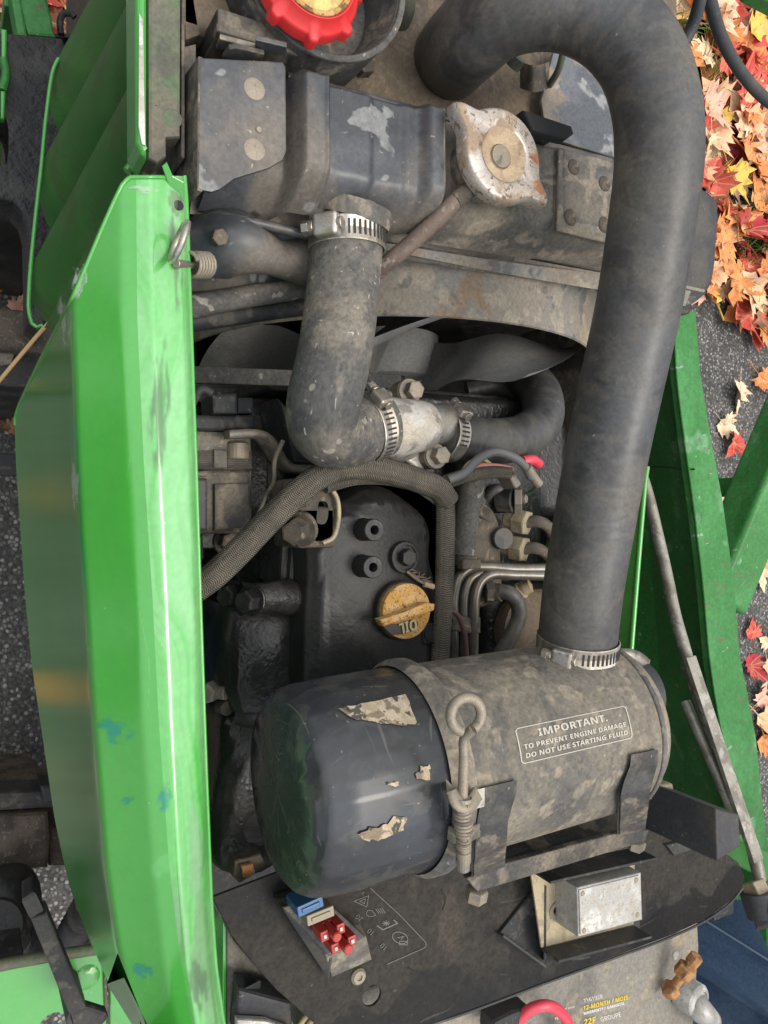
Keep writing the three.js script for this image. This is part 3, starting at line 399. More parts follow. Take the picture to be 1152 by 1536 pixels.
{
  const h = thing('hood_side_panel', 'bright green hood side panel with scuffed rounded top edge along the engine bay', 'hood panel');
  const strip = (lo, hi, p0, p1, nu, nv) => grid(nu, nv, (u, v) => { const py = p0 + (p1 - p0) * v, L = Math.max(lo(py), py < 700 ? smoothTab(hoodFront, py, 10) : -99), R = hi(py); return hoodAt(L + (R - L) * u, py); });
  const b = (py) => smoothTab(hoodBottom, py, 20), r = (py) => lerpTab(hoodRidge, py), a = (py) => lerpTab(hoodBand, py) + 24, e = (py) => lerpTab(hoodEdge, py);
  mk('outer_skin', strip(b, r, 458, 1640, 26, 120), M.green, h);
  mk('shoulder', strip(r, a, 266, 1640, 26, 140), M.green, h);
  mk('top_flange', strip(a, e, 264, 1640, 26, 140), M.greenScuffSheen, h);
  const lip = []; for (let py = 264; py <= 1640; py += 8) lip.push(hoodAt(e(py), py, -0.0006));
  mk('rolled_edge', sweep(lip, 0.0011, 6), M.green, h);
  mk('inner_lip', grid(4, 100, (u, v) => { const py = 264 + 1376 * v, p = hoodAt(e(py), py, -0.001); p.x += 0.0005 - u * 0.002; p.y -= u * 0.028; return p; }), M.green, h);
  const fr = []; for (let py = 270; py <= 640; py += 8) fr.push(hoodAt(Math.max(smoothTab(hoodFront, py, 10), b(py)), py)); for (let px = 196; px < 268; px += 8) fr.unshift(hoodAt(px, 266, 0.0));
  mk('front_bead', sweep(fr, 0.0012, 6), M.green, h);
  const tab = hoodAt(265, 290, 0.001);
  mk('ear_tab', slab([P(243, 250, 1.09), P(252, 246, 1.094), P(262, 268, 1.092), P(276, 272, 1.086), P(278, 310, 1.082), P(262, 300, 1.084)], 0.0015, {}), M.green, h);
  const lp = P(266, 366, 1.094); mk('latch_ring', new THREE.TorusGeometry(0.0105, 0.0018, 8, 28).rotateY(1.25).translate(lp.x, lp.y + 0.004, lp.z), M.steel, h);
  mk('latch_pin', rod(P(264, 395, 1.088), P(290, 398, 1.07), 0.0022), M.steel, h);
  mk('spring', spring(P(284, 397, 1.075), P(312, 398, 1.068), 0.0066, 0.0011, 6.5), M.steelDull, h);
  mk('hole', lathe([[0, 0], [0.0028, 0]], hoodAt(268, 308, 0.0008), V(0, 1, 0), 14), M.dark, h);
  // paint transfer and scuffs left on the panel: flat stains with an outline of their own
  const masks = []; const stainM = (seed, c) => { seed = 700 + seed % 3; const n = 96, d = new Uint8Array(n * n * 4); for (let j = 0; j < n; j++) for (let i = 0; i < n; i++) { const u = i / n, v = j / n, q = Math.hypot(u - 0.5, v - 0.5) * 2, m = ss(0.4, 0.7, fbm(u, v, 6, 6, 5, seed) + 0.25 - q * 0.42) * ss(1, 0.6, q) * 0.4; d.set([m * 255, m * 255, m * 255, 255], (j * n + i) * 4); } const t = masks[seed - 700] ||= dataTex(n, n, d); const mm = new THREE.MeshStandardMaterial({ alphaMap: t, transparent: true, roughness: 0.4, side: THREE.DoubleSide }); mm.color.setRGB(...c); return mm; };
  const patch = (cx, cy, wx, wy) => { const g = grid(8, 8, (u, v) => hoodAt(cx + (u - 0.5) * wx, cy + (v - 0.5) * wy, 0.0006)); const uv = g.attributes.uv, p = []; let mx = 0, my = 0; for (let i = 0; i < uv.count; i++) { mx = Math.max(mx, uv.getX(i)); my = Math.max(my, uv.getY(i)); } for (let i = 0; i < uv.count; i++) uv.setXY(i, uv.getX(i) / mx, uv.getY(i) / my); return g; };
  const teal = [0.02, 0.28, 0.32], scuff = [0.09, 0.13, 0.085], dirt = [0.16, 0.15, 0.11], white = [0.6, 0.64, 0.58];
  for (const [i, a] of [[1, [172, 1094, 66, 46, teal]], [2, [190, 1200, 26, 20, teal]], [3, [214, 1455, 40, 40, teal]], [5, [246, 1195, 30, 60, teal]], [7, [262, 390, 26, 190, dirt]], [8, [238, 600, 44, 260, scuff]], [9, [262, 300, 26, 70, dirt]], [12, [296, 1470, 36, 130, scuff]], [13, [100, 478, 34, 90, white]], [14, [118, 420, 26, 70, white]], [15, [112, 720, 12, 120, white]], [16, [214, 284, 60, 16, white]]]) mk('stain', patch(a[0], a[1], a[2], a[3]), stainM(700 + i, a[4]), h);
}
{ // pierced side grille: four overlapping louvres
  const g = thing('side_grille', 'dark green pierced metal grille with slanted louvres ahead of the hood panel', 'grille');
  const left = [[-80, 152], [0, 118], [95, 82], [170, 67], [250, 60], [340, 50], [440, 42], [490, 44]], right = [[-80, 216], [200, 212], [240, 206], [262, 196], [300, 172], [400, 129], [455, 104], [492, 78]];
  const edges = [-60, 62, 118, 171, 231, 292, 420];
  for (let k = 0; k < 6; k++) {
    const sheet = grid(24, 60, (u, v) => { // each louvre: from its proud edge to the valley under the next one
      const py = -80 + v * 572, l = lerpTab(left, py), r = lerpTab(right, py) + 6; const c0 = edges[k], c1 = edges[k + 1];
      let a = (c0 - py * 0.475) / 0.88, b = (c1 - py * 0.475) / 0.88; a = Math.min(Math.max(a, l), r); b = Math.min(Math.max(b, l), r);
      const px = a + (b - a) * u, c = px * 0.88 + py * 0.475, f = Math.min(1, Math.max(0, (c - c0) / (c1 - c0))), y = 0.8 + 0.225 * Math.min(1, Math.max(0, (px - l) / (212 - l)));
      const p = P(px, py, y), d = 0.075 * Math.pow(f, 2.6); p.x += d * 0.8; p.y -= d * 0.3; return p;
    });
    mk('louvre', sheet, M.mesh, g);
  }
  const rim = [[88, 88], [80, 105], [70, 170], [62, 250], [52, 340], [44, 430], [44, 470], [52, 490], [64, 488]].map(([x, y]) => P(x, y, 0.81)); mk('rim', sweep(rim, 0.0017, 8, 50), M.green, g);
  const top = [[214, -60], [212, 100], [211, 200], [204, 244], [194, 258]].map(([x, y]) => P(x - 3, y, 1.03)); mk('edge_strip', sweep(top, 0.003, 8, 30), M.green, g);
}
{
  const p = thing('grille_post', 'dusty olive upright strip of the grille frame with chrome-worn edge', 'frame post');
  mk('plate', slabPx([[222, -80], [272, -80], [271, 205], [250, 206], [250, 234], [236, 244], [222, 236]], 1.07, 0.02, { bevel: 0.002, holes: [circlePts(P(226 + 8, 158, 1.07), 0.0024, 12)] }), M.greenGrime, p);
  mk('worn_edge', slabPx([[203, -80], [221.6, -80], [221.6, 236], [212, 228], [205, 212]], 1.072, 0.03, { bevel: 0.004, seg: 4 }), M.green, p);
  mk('bare_metal_strip', slab(Ps([[209, 20], [214, 30], [218, 218], [213, 216], [208, 190]], 1.0728), 0.0006, { bevel: 0 }), M.steel, p);
  mk('rivet', lathe([[0, 0.0016], [0.004, 0.0012], [0.0055, 0]], P(258, 177, 1.07), V(0, 1, 0), 18), M.greenGrime, p);
  mk('hole_shadow_plug', lathe([[0, 0], [0.003, 0]], P(234, 158, 1.056), V(0, 1, 0), 12), M.dark, p).name = 'hole_shade_disc';  // dark disc set inside the hole to stand for its shade
  mk('inner_wall', slab([P(272, -80, 1.066), P(272, 236, 1.066), P(272, 236, 1.066).add(V(0, -0.2, 0)), P(272, -80, 1.066).add(V(0, -0.2, 0))], 0.002, { dir: V(-1, 0, 0) }), M.blackDusty, p);
}
{ // rough black casting in front of the wheel, with its window
  const c = thing('front_casting', 'rough black cast bracket with a rounded window beside the grille', 'casting');
  const y = 0.70, hole = smoothPx([[-30, 168], [8, 166], [18, 185], [19, 235], [14, 252], [-30, 256]], y, 4);
  mk('casting_body', slab(Ps([[-70, 40], [94, 56], [120, 120], [120, 420], [75, 470], [62, 500], [42, 484], [41, 400], [40, 345], [34, 318], [20, 302], [-70, 284]], y), 0.06, { holes: [hole], bevel: 0.004, seg: 3 }), M.bin, c);
  mk('bracket_bar', slabPx([[2, 42], [11, 44], [10, 88], [2, 88]], 0.715, 0.01, { bevel: 0.002 }), M.green, c); mk('bracket_bar', slabPx([[1, 135], [9, 136], [7, 178], [1, 178]], 0.715, 0.01, { bevel: 0.002 }), M.green, c);
  mk('bracket_link', sweep(Ps([[5, 88], [9, 112], [4, 136]], 0.712), 0.004, 8, 10), M.greenFaded, c);
  mk('support_leg', boxAlong(P(60, 160, 0.66), V(P(60, 160, 0.66).x, 0.0, P(60, 160, 0.66).z), 0.05, 0.05), M.black, c);
}
{
  const s = thing('nose_strap', 'flat olive green strap ahead of the black casting', 'strap');
  mk('strap_face', slabPx([[24, -60], [58, -60], [84, 56], [42, 52], [27, 8]], 0.62, 0.014, { bevel: 0.003 }), M.greenFaded, s);
  mk('strap_edge', slabPx([[6, -60], [22, -60], [42, 56], [26, 52]], 0.622, 0.03, { bevel: 0.003 }), M.greenPlate, s);
  const a = P(30, 0, 0.6); mk('strap_leg', boxAlong(a, V(a.x, 0, a.z - 0.05), 0.03, 0.02), M.greenPlate, s);
  const hk = thing('wire_hook', 'small bent black wire hook beside the olive strap', 'hook'); mk('wire', sweep(Ps([[92, 52], [90, 36], [94, 22], [106, 20], [112, 26]], 0.6), 0.0035, 8, 24), M.black, hk); mk('base_plate', slabPx([[82, 50], [110, 50], [108, 56], [82, 56]], 0.598, 0.01), M.black, hk);
}
{ // chassis seen low down on the near side
  const ax = thing('axle_beam', 'dirty brown axle beam crossing under the grille', 'axle');
  mk('beam', [box(P(10, 505, 0.42).setX(0.02), 0.42, 0.09, 0.052, { r: 0.008 })], M.iron, ax);
  const b0 = P(5, 535, 0.44); mk('bolt', hex(V(b0.x, 0.43, b0.z), V(0, 1, 0), 0.022, 0.014, { washer: 0.003 }), M.steelDull, ax);
  mk('lower_beam', [box(P(30, 548, 0.4).setX(0.02), 0.42, 0.08, 0.07, { r: 0.008 })], M.black, ax);
  mk('support_stub', box(V(0.05, 0.18, b0.z), 0.08, 0.36, 0.06, { r: 0.01 }), M.black, ax);
  const rodA = thing('tie_rod', 'black steering bar crossing the asphalt below the hood panel', 'bar'); const t0 = P(-20, 697, 0.3), t1 = P(80, 697, 0.3);
  mk('bar', boxAlong(t0, t1.clone().add(V(0.15, 0, 0)), 0.036, 0.03), M.black, rodA); mk('bar_stand', boxAlong(t1, V(t1.x, 0, t1.z), 0.03, 0.03), M.black, rodA);
  single('grass_stalk', sweep(Ps([[-10, 582, 0.78], [30, 534, 0.8], [66, 492, 0.82], [80, 478, 0.83]]), 0.0018, 6, 12), M.straw, 'dry straw stalk caught under the tip of the grille', 'stalk');
  const gb = thing('gear_case', 'dark grey cast gear case low beside the hood panel', 'casting');
  mk('case_body', [slabPx([[-40, 1222], [72, 1218], [76, 1262], [72, 1304], [-40, 1312]], 0.36, 0.3, { bevel: 0.01, seg: 3 })], M.iron, gb);
  mk('case_step', [slabPx([[73, 1244], [110, 1240], [118, 1300], [74, 1302]], 0.33, 0.3, { bevel: 0.01, seg: 3 })], M.iron, gb);
  mk('cross_bar', [slabPx([[-40, 1192], [84, 1186], [84, 1212], [-40, 1220]], 0.38, 0.06, { bevel: 0.006 })], M.black, gb); mk('mount_lug', slabPx([[60, 1178], [80, 1178], [82, 1206], [66, 1206]], 0.4, 0.05, { bevel: 0.004 }), M.black, gb);
  const lp = thing('rubber_lump', 'lumpy black greased joint at the lower near side', 'joint');
  mk('joint_body', [sweep(Ps([[-20, 1330, 0.4], [20, 1362, 0.42], [34, 1400, 0.42], [30, 1440, 0.38]]), (t) => 0.032 + 0.012 * Math.sin(t * 9), 14, 24), rod(P(20, 1400, 0.42).setY(0), P(20, 1400, 0.42), 0.03)], M.cast, lp); mk('joint_flange', rod(P(-10, 1395, 0.5), P(4, 1400, 0.43), 0.035, 20), M.cast, lp);
  const bt = thing('ribbed_boot', 'black corrugated rubber hose dropping behind the lever', 'hose');
  mk('boot', sweep(Ps([[150, 1340, 0.62], [128, 1372, 0.5], [104, 1412, 0.36], [90, 1450, 0.2], [70, 1480, 0.0]]), 0.02, 14, 130, true, (a, t) => 1 + 0.12 * Math.sin(t * 320)), M.rubberBlack, bt);
  mk('collar', ring(P(150, 1340, 0.62).add(V(0, -0.01, 0)), V(-0.1, 1, 0), 0.025, 0.018, 0.02), M.black, bt);
}
{
  const f = thing('foot_plate', 'bright green pressed foot plate with a domed rivet and round hole', 'plate');
  const y = 0.66; mk('plate', slab(Ps([[-60, 1462], [10, 1448], [155, 1424], [162, 1560], [165, 1640], [-60, 1640]], y), 0.012, { bevel: 0.003, holes: [circlePts(P(80, 1540, y), 0.017, 20)] }), M.green, f);
  mk('raised_edge', sweep(Ps([[-60, 1462], [10, 1446], [90, 1432], [156, 1422]], y), 0.006, 8, 16), M.greenGrime, f);
  mk('dome_rivet', lathe([[0, 0.005], [0.006, 0.0042], [0.011, 0.002], [0.013, 0]], P(130, 1466, y), V(0, 1, 0), 24), M.green, f); mk('end_strip', slabPx([[155, 1424], [159, 1424], [162, 1520], [157, 1520]], y + 0.002, 0.014, { bevel: 0.001 }), M.iron, f);
  mk('side_box', slabPx([[163, 1416], [200, 1420], [270, 1540], [300, 1660], [166, 1660]], y - 0.006, 0.01, { bevel: 0.002 }), M.green, f);
  const a = P(20, 1520, y - 0.012); mk('stay', boxAlong(a, V(a.x, 0, a.z), 0.03, 0.03), M.black, f);
  const l = thing('foot_lever', 'bent black lever with rounded foot resting over the green plate', 'lever');
  mk('arm', [slab([P(46, 1380, 0.80), P(72, 1372, 0.80), P(130, 1512, 0.74), P(104, 1524, 0.74)], 0.016, { bevel: 0.002 })], M.black, l);
  mk('upper_bend', [slab([P(46, 1380, 0.80), P(66, 1366, 0.80), P(64, 1340, 0.76), P(44, 1350, 0.76)], 0.02, { bevel: 0.003 })], M.black, l);
  mk('foot', [slabPx([[104, 1520], [128, 1508], [160, 1518], [164, 1528], [150, 1544], [112, 1548]], 0.735, 0.014, { bevel: 0.004 })], M.black, l);
  mk('pivot', rod(P(116, 1528, 0.73), P(116, 1528, 0.73).setY(0.655), 0.01), M.black, l);
}
// ---------------------------------------------------------------- radiator, cap, front deck, fan
const ZF = -0.262;
{
  const d = thing('front_deck', 'dusty brown deck plate in front of the radiator', 'deck plate');
  mk('deck_plate', slab([V(0.128, 1.03, -0.9), V(0.555, 1.03, -0.9), V(0.555, 1.03, ZF - 0.004), V(0.128, 1.03, ZF - 0.004)], 0.004), M.deck, d);
  mk('baffle_plate', slab([P(830, 80, 1.042), P(1000, 60, 1.042), P(1000, 262, 1.042), P(920, 236, 1.042), P(820, 205, 1.042), P(812, 150, 1.042)], 0.003), M.deckBlue, d);
  mk('bolt', hex(P(318, 34, 1.03), V(0, 1, 0), 0.0155, 0.008, { turn: 0.1 }), M.iron, d); mk('bolt', hex(P(541, 101, 1.03), V(0, 1, 0), 0.014, 0.009), M.iron, d);
  mk('side_flange', slab(Ps([[276, -60], [282, -60], [300, 52], [278, 60]], 1.05), 0.02), M.deck, d);
  mk('raised_block', box(P(330, 12, 1.04), 0.055, 0.02, 0.05, { r: 0.004 }), M.deck, d);
  mk('bolt_boss', box(P(322, 40, 1.03), 0.03, 0.01, 0.024, { r: 0.002 }), M.deck, d);
  mk('support_wall', slab([V(0.14, 1.026, -0.9), V(0.555, 1.026, -0.9), V(0.555, 0.3, -0.9), V(0.14, 0.3, -0.9)], 0.01, { dir: V(0, 0, -1) }), M.black, d);
  mk('side_wall', slab([V(0.14, 1.024, -0.88), V(0.14, 1.024, -0.27), V(0.14, 0.3, -0.27), V(0.14, 0.3, -0.88)], 0.008, { dir: V(-1, 0, 0) }), M.black, d);
  mk('side_wall', slab([V(0.55, 1.024, -0.88), V(0.55, 1.024, -0.27), V(0.55, 0.3, -0.27), V(0.55, 0.3, -0.88)], 0.008, { dir: V(1, 0, 0) }), M.black, d);
  const t = thing('hold_down_tab', 'folded steel tabs standing at the radiator corner on the deck', 'bracket');
  mk('tab', slab([P(330, 50, 1.075), P(386, 64, 1.075), P(376, 78, 1.06), P(324, 64, 1.06)], 0.003), M.steelDull, t);
  mk('tab', slab([P(343, 66, 1.08), P(352, 64, 1.082), P(396, 78, 1.078), P(390, 84, 1.07), P(334, 84, 1.07)], 0.003), M.blackDusty, t);
  mk('tab', slab([P(384, 52, 1.086), P(430, 70, 1.086), P(430, 78, 1.075), P(382, 74, 1.075)], 0.003), M.radiator, t);
  mk('foot', box(P(370, 78, 1.05), 0.05, 0.045, 0.014, { r: 0.002 }), M.blackDusty, t);
}
{ // fuel filler: deep black cup with the red lobed cap inside
  const c = P(484, -50, 1.078), f = thing('filler_cup', 'wide dark filler cup around the red cap', 'filler cup');
  mk('cup', lathe([[0.054, -0.05], [0.0555, -0.001], [0.0545, 0.001], [0.0515, 0.0005], [0.05, -0.004], [0.044, -0.03], [0.03, -0.034], [0, -0.034]], c, V(0, 1, 0), 64), M.blackDusty, f);
  mk('cup_rim', ring(c.clone().add(V(0, 0.0, 0)), V(0, 1, 0), 0.0562, 0.0522, 0.003, 64), M.rubber, f);
  mk('green_clip', sweep(Ps([[604, -20, 1.07], [608, 10, 1.06], [600, 32, 1.045]]), 0.007, 10, 10), M.greenGrime, f);
  const k = P(472, -38, 1.1), cap = thing('screw_lid', 'bright red lobed plastic screw lid with a yellow disc', 'lid'), N = 140, prof = [[0, 0.000], [0.76, 0.0], [0.79, 0.002], [0.82, 0.002], [0.85, -0.003], [0.96, -0.005], [1, -0.007], [1, -0.014]];
  mk('cap_body', grid(N, prof.length - 1, (u, v) => { const a = u * 6.28319, q = Math.round(v * (prof.length - 1)), [r, h] = prof[q]; let R = 0.0305; if (q >= 4) { const w = Math.cos(a * 8 + 0.6), lobe = ss(0.5, 0.9, w); R = r > 0.9 ? 0.0308 + 0.0034 * lobe : 0.0308; } return k.clone().add(V(Math.cos(a) * R * r, h, Math.sin(a) * R * r)); }, true), M.red, cap);
  mk('cap_disc', lathe([[0, 0.0012], [0.019, 0.001], [0.02, 0.0004]], k, V(0, 1, 0), 40), M.yellow, cap);
  mk('disc_ring', ring(k.clone().add(V(0, 0.0002, 0)), V(0, 1, 0), 0.0232, 0.0202, 0.0018), M.oil, cap);
  mk('cap_neck', lathe([[0.022, 0], [0.022, 0.05]], k.clone().add(V(0, -0.067, 0)), V(0, 1, 0), 30), M.black, cap);
}
const tankFront = (px) => 84 + (px - 300) * 0.262, tankBack = (px) => 286 + (px - 300) * 0.168;
const tankTop = (px, v) => { // relief of the pressed tank
  let y = 1.066; y += 0.02 * ss(424, 442, px) * ss(484, 470, px) + 0.011 * ss(466, 486, px) * ss(628, 612, px) + 0.019 * ss(612, 628, px) * ss(664, 642, px) + 0.005 * ss(642, 668, px);
  y += 0.004 * ss(826, 834, px); y -= 0.0015 * ss(540, 552, px) * ss(600, 588, px);
  const back = Math.max(0, (v - 0.7) / 0.3); y -= 0.03 * back * back; y -= 0.006 * Math.max(0, 1 - v / 0.05);
  return y + 0.0008 * (fbm(px / 700, v, 14, 5, 3, 8) - 0.5);
};
const rad = thing('radiator', 'black pressed-steel radiator tank with dried dust patches', 'radiator');
{
  for (const [a, b, mt] of [[318, 642, M.radiator], [642, 990, M.dust]]) mk('top_tank', grid(130, 60, (u, v) => { const px = a + u * (b - a), py = tankFront(px) + (tankBack(px) - tankFront(px)) * v; return P(px, py, 1.066).setY(tankTop(px, v)); }), mt, rad);
  const B = (px, dy) => { const p = P(px, tankBack(px), 1.066); p.y = 1.036 + dy; return p; };
  mk('tank_seam', [grid(60, 3, (u, v) => B(318 + u * 672, 0).add(V(0, -0.012 * v, 0.001))), sweep(Array.from({ length: 50 }, (_, i) => B(322 + i * 13.6, -0.013).add(V(0, 0, 0.004))), 0.0042, 8)], M.dust, rad);
  mk('core', box(V(0.34, 0.76, -0.225), 0.42, 0.53, 0.06, { r: 0.003 }), M.blackDusty, rad);
  mk('front_seam', sweep(Array.from({ length: 40 }, (_, i) => { const px = 430 + i * 15; return P(px, tankFront(px) - 1, 1.064); }), 0.0035, 8), M.radiator, rad);
  mk('mounting_plate', slab(Ps([[299, 86], [424, 92], [429, 100], [430, 226], [424, 240], [404, 252], [352, 268], [330, 284], [318, 288], [296, 284]], 1.079), 0.003, { bevel: 0.001 }), M.radiator, rad);
  mk('plate_flange', slab([P(297, 84, 1.079), P(296, 286, 1.079), P(296, 286, 1.079).add(V(-0.004, -0.05, 0)), P(297, 84, 1.079).add(V(-0.004, -0.05, 0))], 0.003, { dir: V(-1, 0, 0) }), M.blackDusty, rad);
  mk('side_channel', slab([P(276, 70, 1.06), P(294, 66, 1.06), P(292, 300, 1.05), P(276, 300, 1.05)], 0.12, { dir: V(0, 1, 0) }), M.blackDusty, rad);
  for (const [x, y, r, yy] of [[382, 133, 0.0062, 1.079], [382, 224, 0.0062, 1.079], [388, 195, 0.002, 1.079]]) mk('rivet', lathe([[0, 0.0012], [r * 0.8, 0.001], [r, 0]], P(x, y, yy), V(0, 1, 0), 22), M.steelDull, rad);
  mk('mounting_plate', slab(Ps([[838, 222], [925, 250], [950, 275], [950, 372], [920, 366], [836, 346]], 1.0745), 0.0025, { bevel: 0.0008 }), M.dust, rad);
  for (const [x, y] of [[860, 251], [855, 326], [906, 276], [906, 337]]) mk('rivet', lathe([[0, 0.0014], [0.0052, 0.0012], [0.0064, 0]], P(x, y, 1.0745), V(0, 1, 0), 22), M.iron, rad);
  const nk = P(525, 322, 1.046); mk('outlet_neck', sweep([nk.clone().add(V(0, 0.0, -0.03)), nk, P(521, 352, 1.046)], 0.0225, 24, 8), M.radiator, rad);
  mk('neck_collar', sweep([P(530, 306, 1.05), P(524, 332, 1.047)], (t) => 0.026 + 0.0015 * Math.sin(t * 3), 28, 6), M.dust, rad);
  const fk = P(757, 231, 1.1).setY(1.07); mk('filler_neck', lathe([[0.027, -0.02], [0.023, 0.0], [0.0225, 0.016], [0.0235, 0.02]], fk, V(0, 1, 0), 36), M.dust, rad);
  mk('overflow_spigot', rod(P(712, 278, 1.085), P(682, 302, 1.08), 0.0055), M.iron, rad);
}
{ // pressure cap with two ears
  const c = P(757, 231, 1.1), e1 = P(696, 163, 1.1).sub(c), cap = thing('pressure_cap', 'rusty chrome radiator pressure cap with two ears', 'radiator cap'), th = Math.atan2(e1.z, e1.x);
  const outer = (a) => { let d = Math.abs(((a - th) % Math.PI + Math.PI) % Math.PI); d = Math.min(d, Math.PI - d); return 0.0305 + 0.0135 * Math.exp(-Math.pow(d / 0.18, 2)) + 0.0015 * Math.exp(-Math.pow(d / 0.5, 2)); };
  const prof = [[0.27, -0.0036], [0.285, -0.0052], [0.36, -0.0058], [0.46, -0.005], [0.6, -0.0006], [0.64, 0.0], [0.9, 0.0004], [0.955, -0.0008], [0.985, -0.003], [1, -0.005], [0.995, -0.0105], [0.97, -0.0115]], n = prof.length - 1;
  mk('cap_shell', grid(160, n, (u, v) => { const a = u * 6.28319, [r, h] = prof[Math.round(v * n)], R = r > 0.6 ? outer(a) : 0.0293; return c.clone().add(V(Math.cos(a) * R * r, h, Math.sin(a) * R * r)); }, true), M.cap, cap);
  mk('center_dish', lathe([[0.0293 * 0.28, -0.0048], [0.0293 * 0.36, -0.0055], [0.0293 * 0.46, -0.0047], [0.0293 * 0.605, -0.0003]], c, V(0, 1, 0), 48), M.capDust, cap);
  mk('center_rivet', lathe([[0, -0.0022], [0.0058, -0.0023], [0.0074, -0.003], [0.0081, -0.0052]], c, V(0, 1, 0), 32), M.steelDull, cap);
  const L = []; [...'TIGHTEN'].forEach((ch, i) => { const a = (10 + i * 14) * Math.PI / 180, g = letter(ch, 0.0042, 0.0004); g.rotateX(-Math.PI / 2); g.rotateY(-a); g.translate(c.x + Math.sin(a) * 0.0232, c.y + 0.0002, c.z - Math.cos(a) * 0.0232); L.push(g); });
  mk('lettering', L, M.cap, cap);
  single('overflow_tube', tubePx([[702, 286, 1.082], [680, 304, 1.079], [655, 330, 1.072], [620, 362, 1.06], [584, 392, 1.05], [560, 412, 1.04]], 0.0056, 14, 30), M.overflow, 'thin reddish-brown overflow tube leading down from under the radiator cap', 'tube');
}
{
  const s = thing('seal_strip', 'short black rubber strip wedged behind the radiator cap', 'rubber strip'); mk('strip', slab(Ps([[786, 164], [858, 188], [862, 200], [850, 209], [800, 196]], 1.098), 0.01, { bevel: 0.002 }), M.dark, s); mk('strip_stem', slab(Ps([[790, 170], [850, 192], [846, 200], [796, 186]], 1.088), 0.04, { bevel: 0.002 }), M.black, s);
  const g = thing('hose_clip', 'bent steel clip with green painted pegs on the deck inside the hose bend', 'clip');
  mk('clip_plate', grid(10, 6, (u, v) => P(780 + u * 44, 92 + v * 40 + 6 * Math.sin(u * 3.1), 1.046 + 0.02 * Math.sin(u * 3.14))), M.iron, g);
  mk('peg', sweep(Ps([[768, 100, 1.06], [778, 86, 1.066]]), 0.006, 12, 4), M.greenGrime, g); mk('peg', sweep(Ps([[846, 74, 1.075], [838, 104, 1.066], [824, 128, 1.05]]), 0.0026, 10, 8), M.greenGrime, g);
}
{ // fan shroud and fan
  const s = thing('fan_shroud', 'dusty grey sheet-metal fan shroud behind the radiator', 'fan shroud'), C = V(0.38, 0.82, 0), R = 0.2;
  mk('shroud_ring', lathe([[R + 0.012, -0.0], [R + 0.006, 0.008], [R + 0.001, 0.02], [R, 0.052], [R - 0.0015, 0.053], [R - 0.003, 0.052], [R - 0.003, 0.004]], V(C.x, C.y, -0.2), V(0, 0, 1), 120), M.shroud, s);
  const outer = [V(0.125, 1.035, -0.196), V(0.585, 1.035, -0.196), V(0.585, 0.55, -0.196), V(0.125, 0.55, -0.196)];
  mk('back_plate', slab(outer, 0.003, { holes: [circlePts(V(C.x, C.y, -0.196), R - 0.002, 60, V(0, 0, 1))], dir: V(0, 0, 1) }), M.shroud, s);
  mk('top_shelf', grid(40, 4, (u, v) => V(0.125 + 0.44 * u, 1.036 + 0.002 * Math.sin(u * 9) - 0.006 * v, -0.182 - 0.012 * (1 - v))), M.shroud, s);
  mk('side_bracket', slab([P(858, 432, 0.985), P(894, 438, 0.985), P(890, 502, 0.96), P(868, 512, 0.955)], 0.003), M.shroud, s);
  mk('corner_sheet', slab([P(284, 338, 1.03), P(330, 330, 1.035), P(470, 364, 1.035), P(470, 432, 1.0), P(380, 440, 1.0), P(284, 448, 1.0)], 0.004), M.radiator, s);
  mk('corner_bulge', sweep(Ps([[292, 372, 1.012], [350, 364, 1.03], [420, 388, 1.022], [470, 392, 1.02]]), (t) => 0.017 + 0.005 * Math.sin(t * 7), 16, 30), M.radiator, s);
  mk('corner_lip', sweep(Ps([[284, 342, 1.03], [324, 322, 1.04], [345, 326, 1.044], [400, 338, 1.045], [460, 352, 1.045]]), 0.003, 8, 30), M.radiator, s);
  mk('bolt', hex(P(327, 357, 1.046), V(0, 1, 0.2), 0.009, 0.006, {}), M.iron, s);
  const pp = thing('cross_pipe', 'dust-speckled pipe along the lower edge of the shroud', 'pipe'); mk('pipe', tubePx([[270, 464, 1.0], [330, 452, 1.0], [400, 440, 1.0], [480, 428, 1.0]], 0.0075, 14, 20), M.rubber, pp);
  mk('lower_bar', tubePx([[270, 484, 0.985], [340, 474, 0.985], [410, 464, 0.985], [480, 456, 0.985]], 0.0072, 14, 20), M.black, pp);
  const f = thing('cooling_fan', 'grey plastic cooling fan inside the shroud', 'fan'), fm = surface({ base: [0.3, 0.3, 0.29], rough: 0.5, tile: 0.2, seed: 71, n: 256, bump: 0.0002, layers: [[[0.1, 0.095, 0.085], 4, 4, 4, 0.54, 0.14, 0.7, 0.8]] });
  mk('hub', lathe([[0, 0.02], [0.04, 0.02], [0.05, 0.012], [0.052, -0.03], [0, -0.03]], V(C.x, C.y, -0.145), V(0, 0, 1), 40), fm, f);
  for (let k = 0; k < 6; k++) { const a0 = k * Math.PI / 3 + 1.16; mk('blade', [grid(16, 8, (u, v) => { const r = 0.045 + u * 0.143, w = (0.3 + 0.14 * u) * (1 - 0.12 * Math.sin(v * 3.14)), a = a0 + (v - 0.5) * w * 1.7 + 0.12 * Math.sin(u * 5), z = -0.138 + (v - 0.5) * (0.06 - 0.012 * u) + 0.004 * Math.sin(u * 9); return V(C.x + Math.cos(a) * r, C.y + Math.sin(a) * r, z); })], fm, f); }
  mk('shaft', rod(V(C.x, C.y, -0.16), V(C.x, C.y, -0.06), 0.02), M.iron, f);
  mk('pulley', lathe([[0.03, 0], [0.055, 0.004], [0.048, 0.012], [0.055, 0.02], [0.03, 0.024]], V(C.x, C.y, -0.118), V(0, 0, 1), 40), M.iron, f);
  const b = thing('fan_belt', 'worn grey drive belt running behind the fan', 'belt'), A = V(0.14, 0.92, -0.106), loop = [];
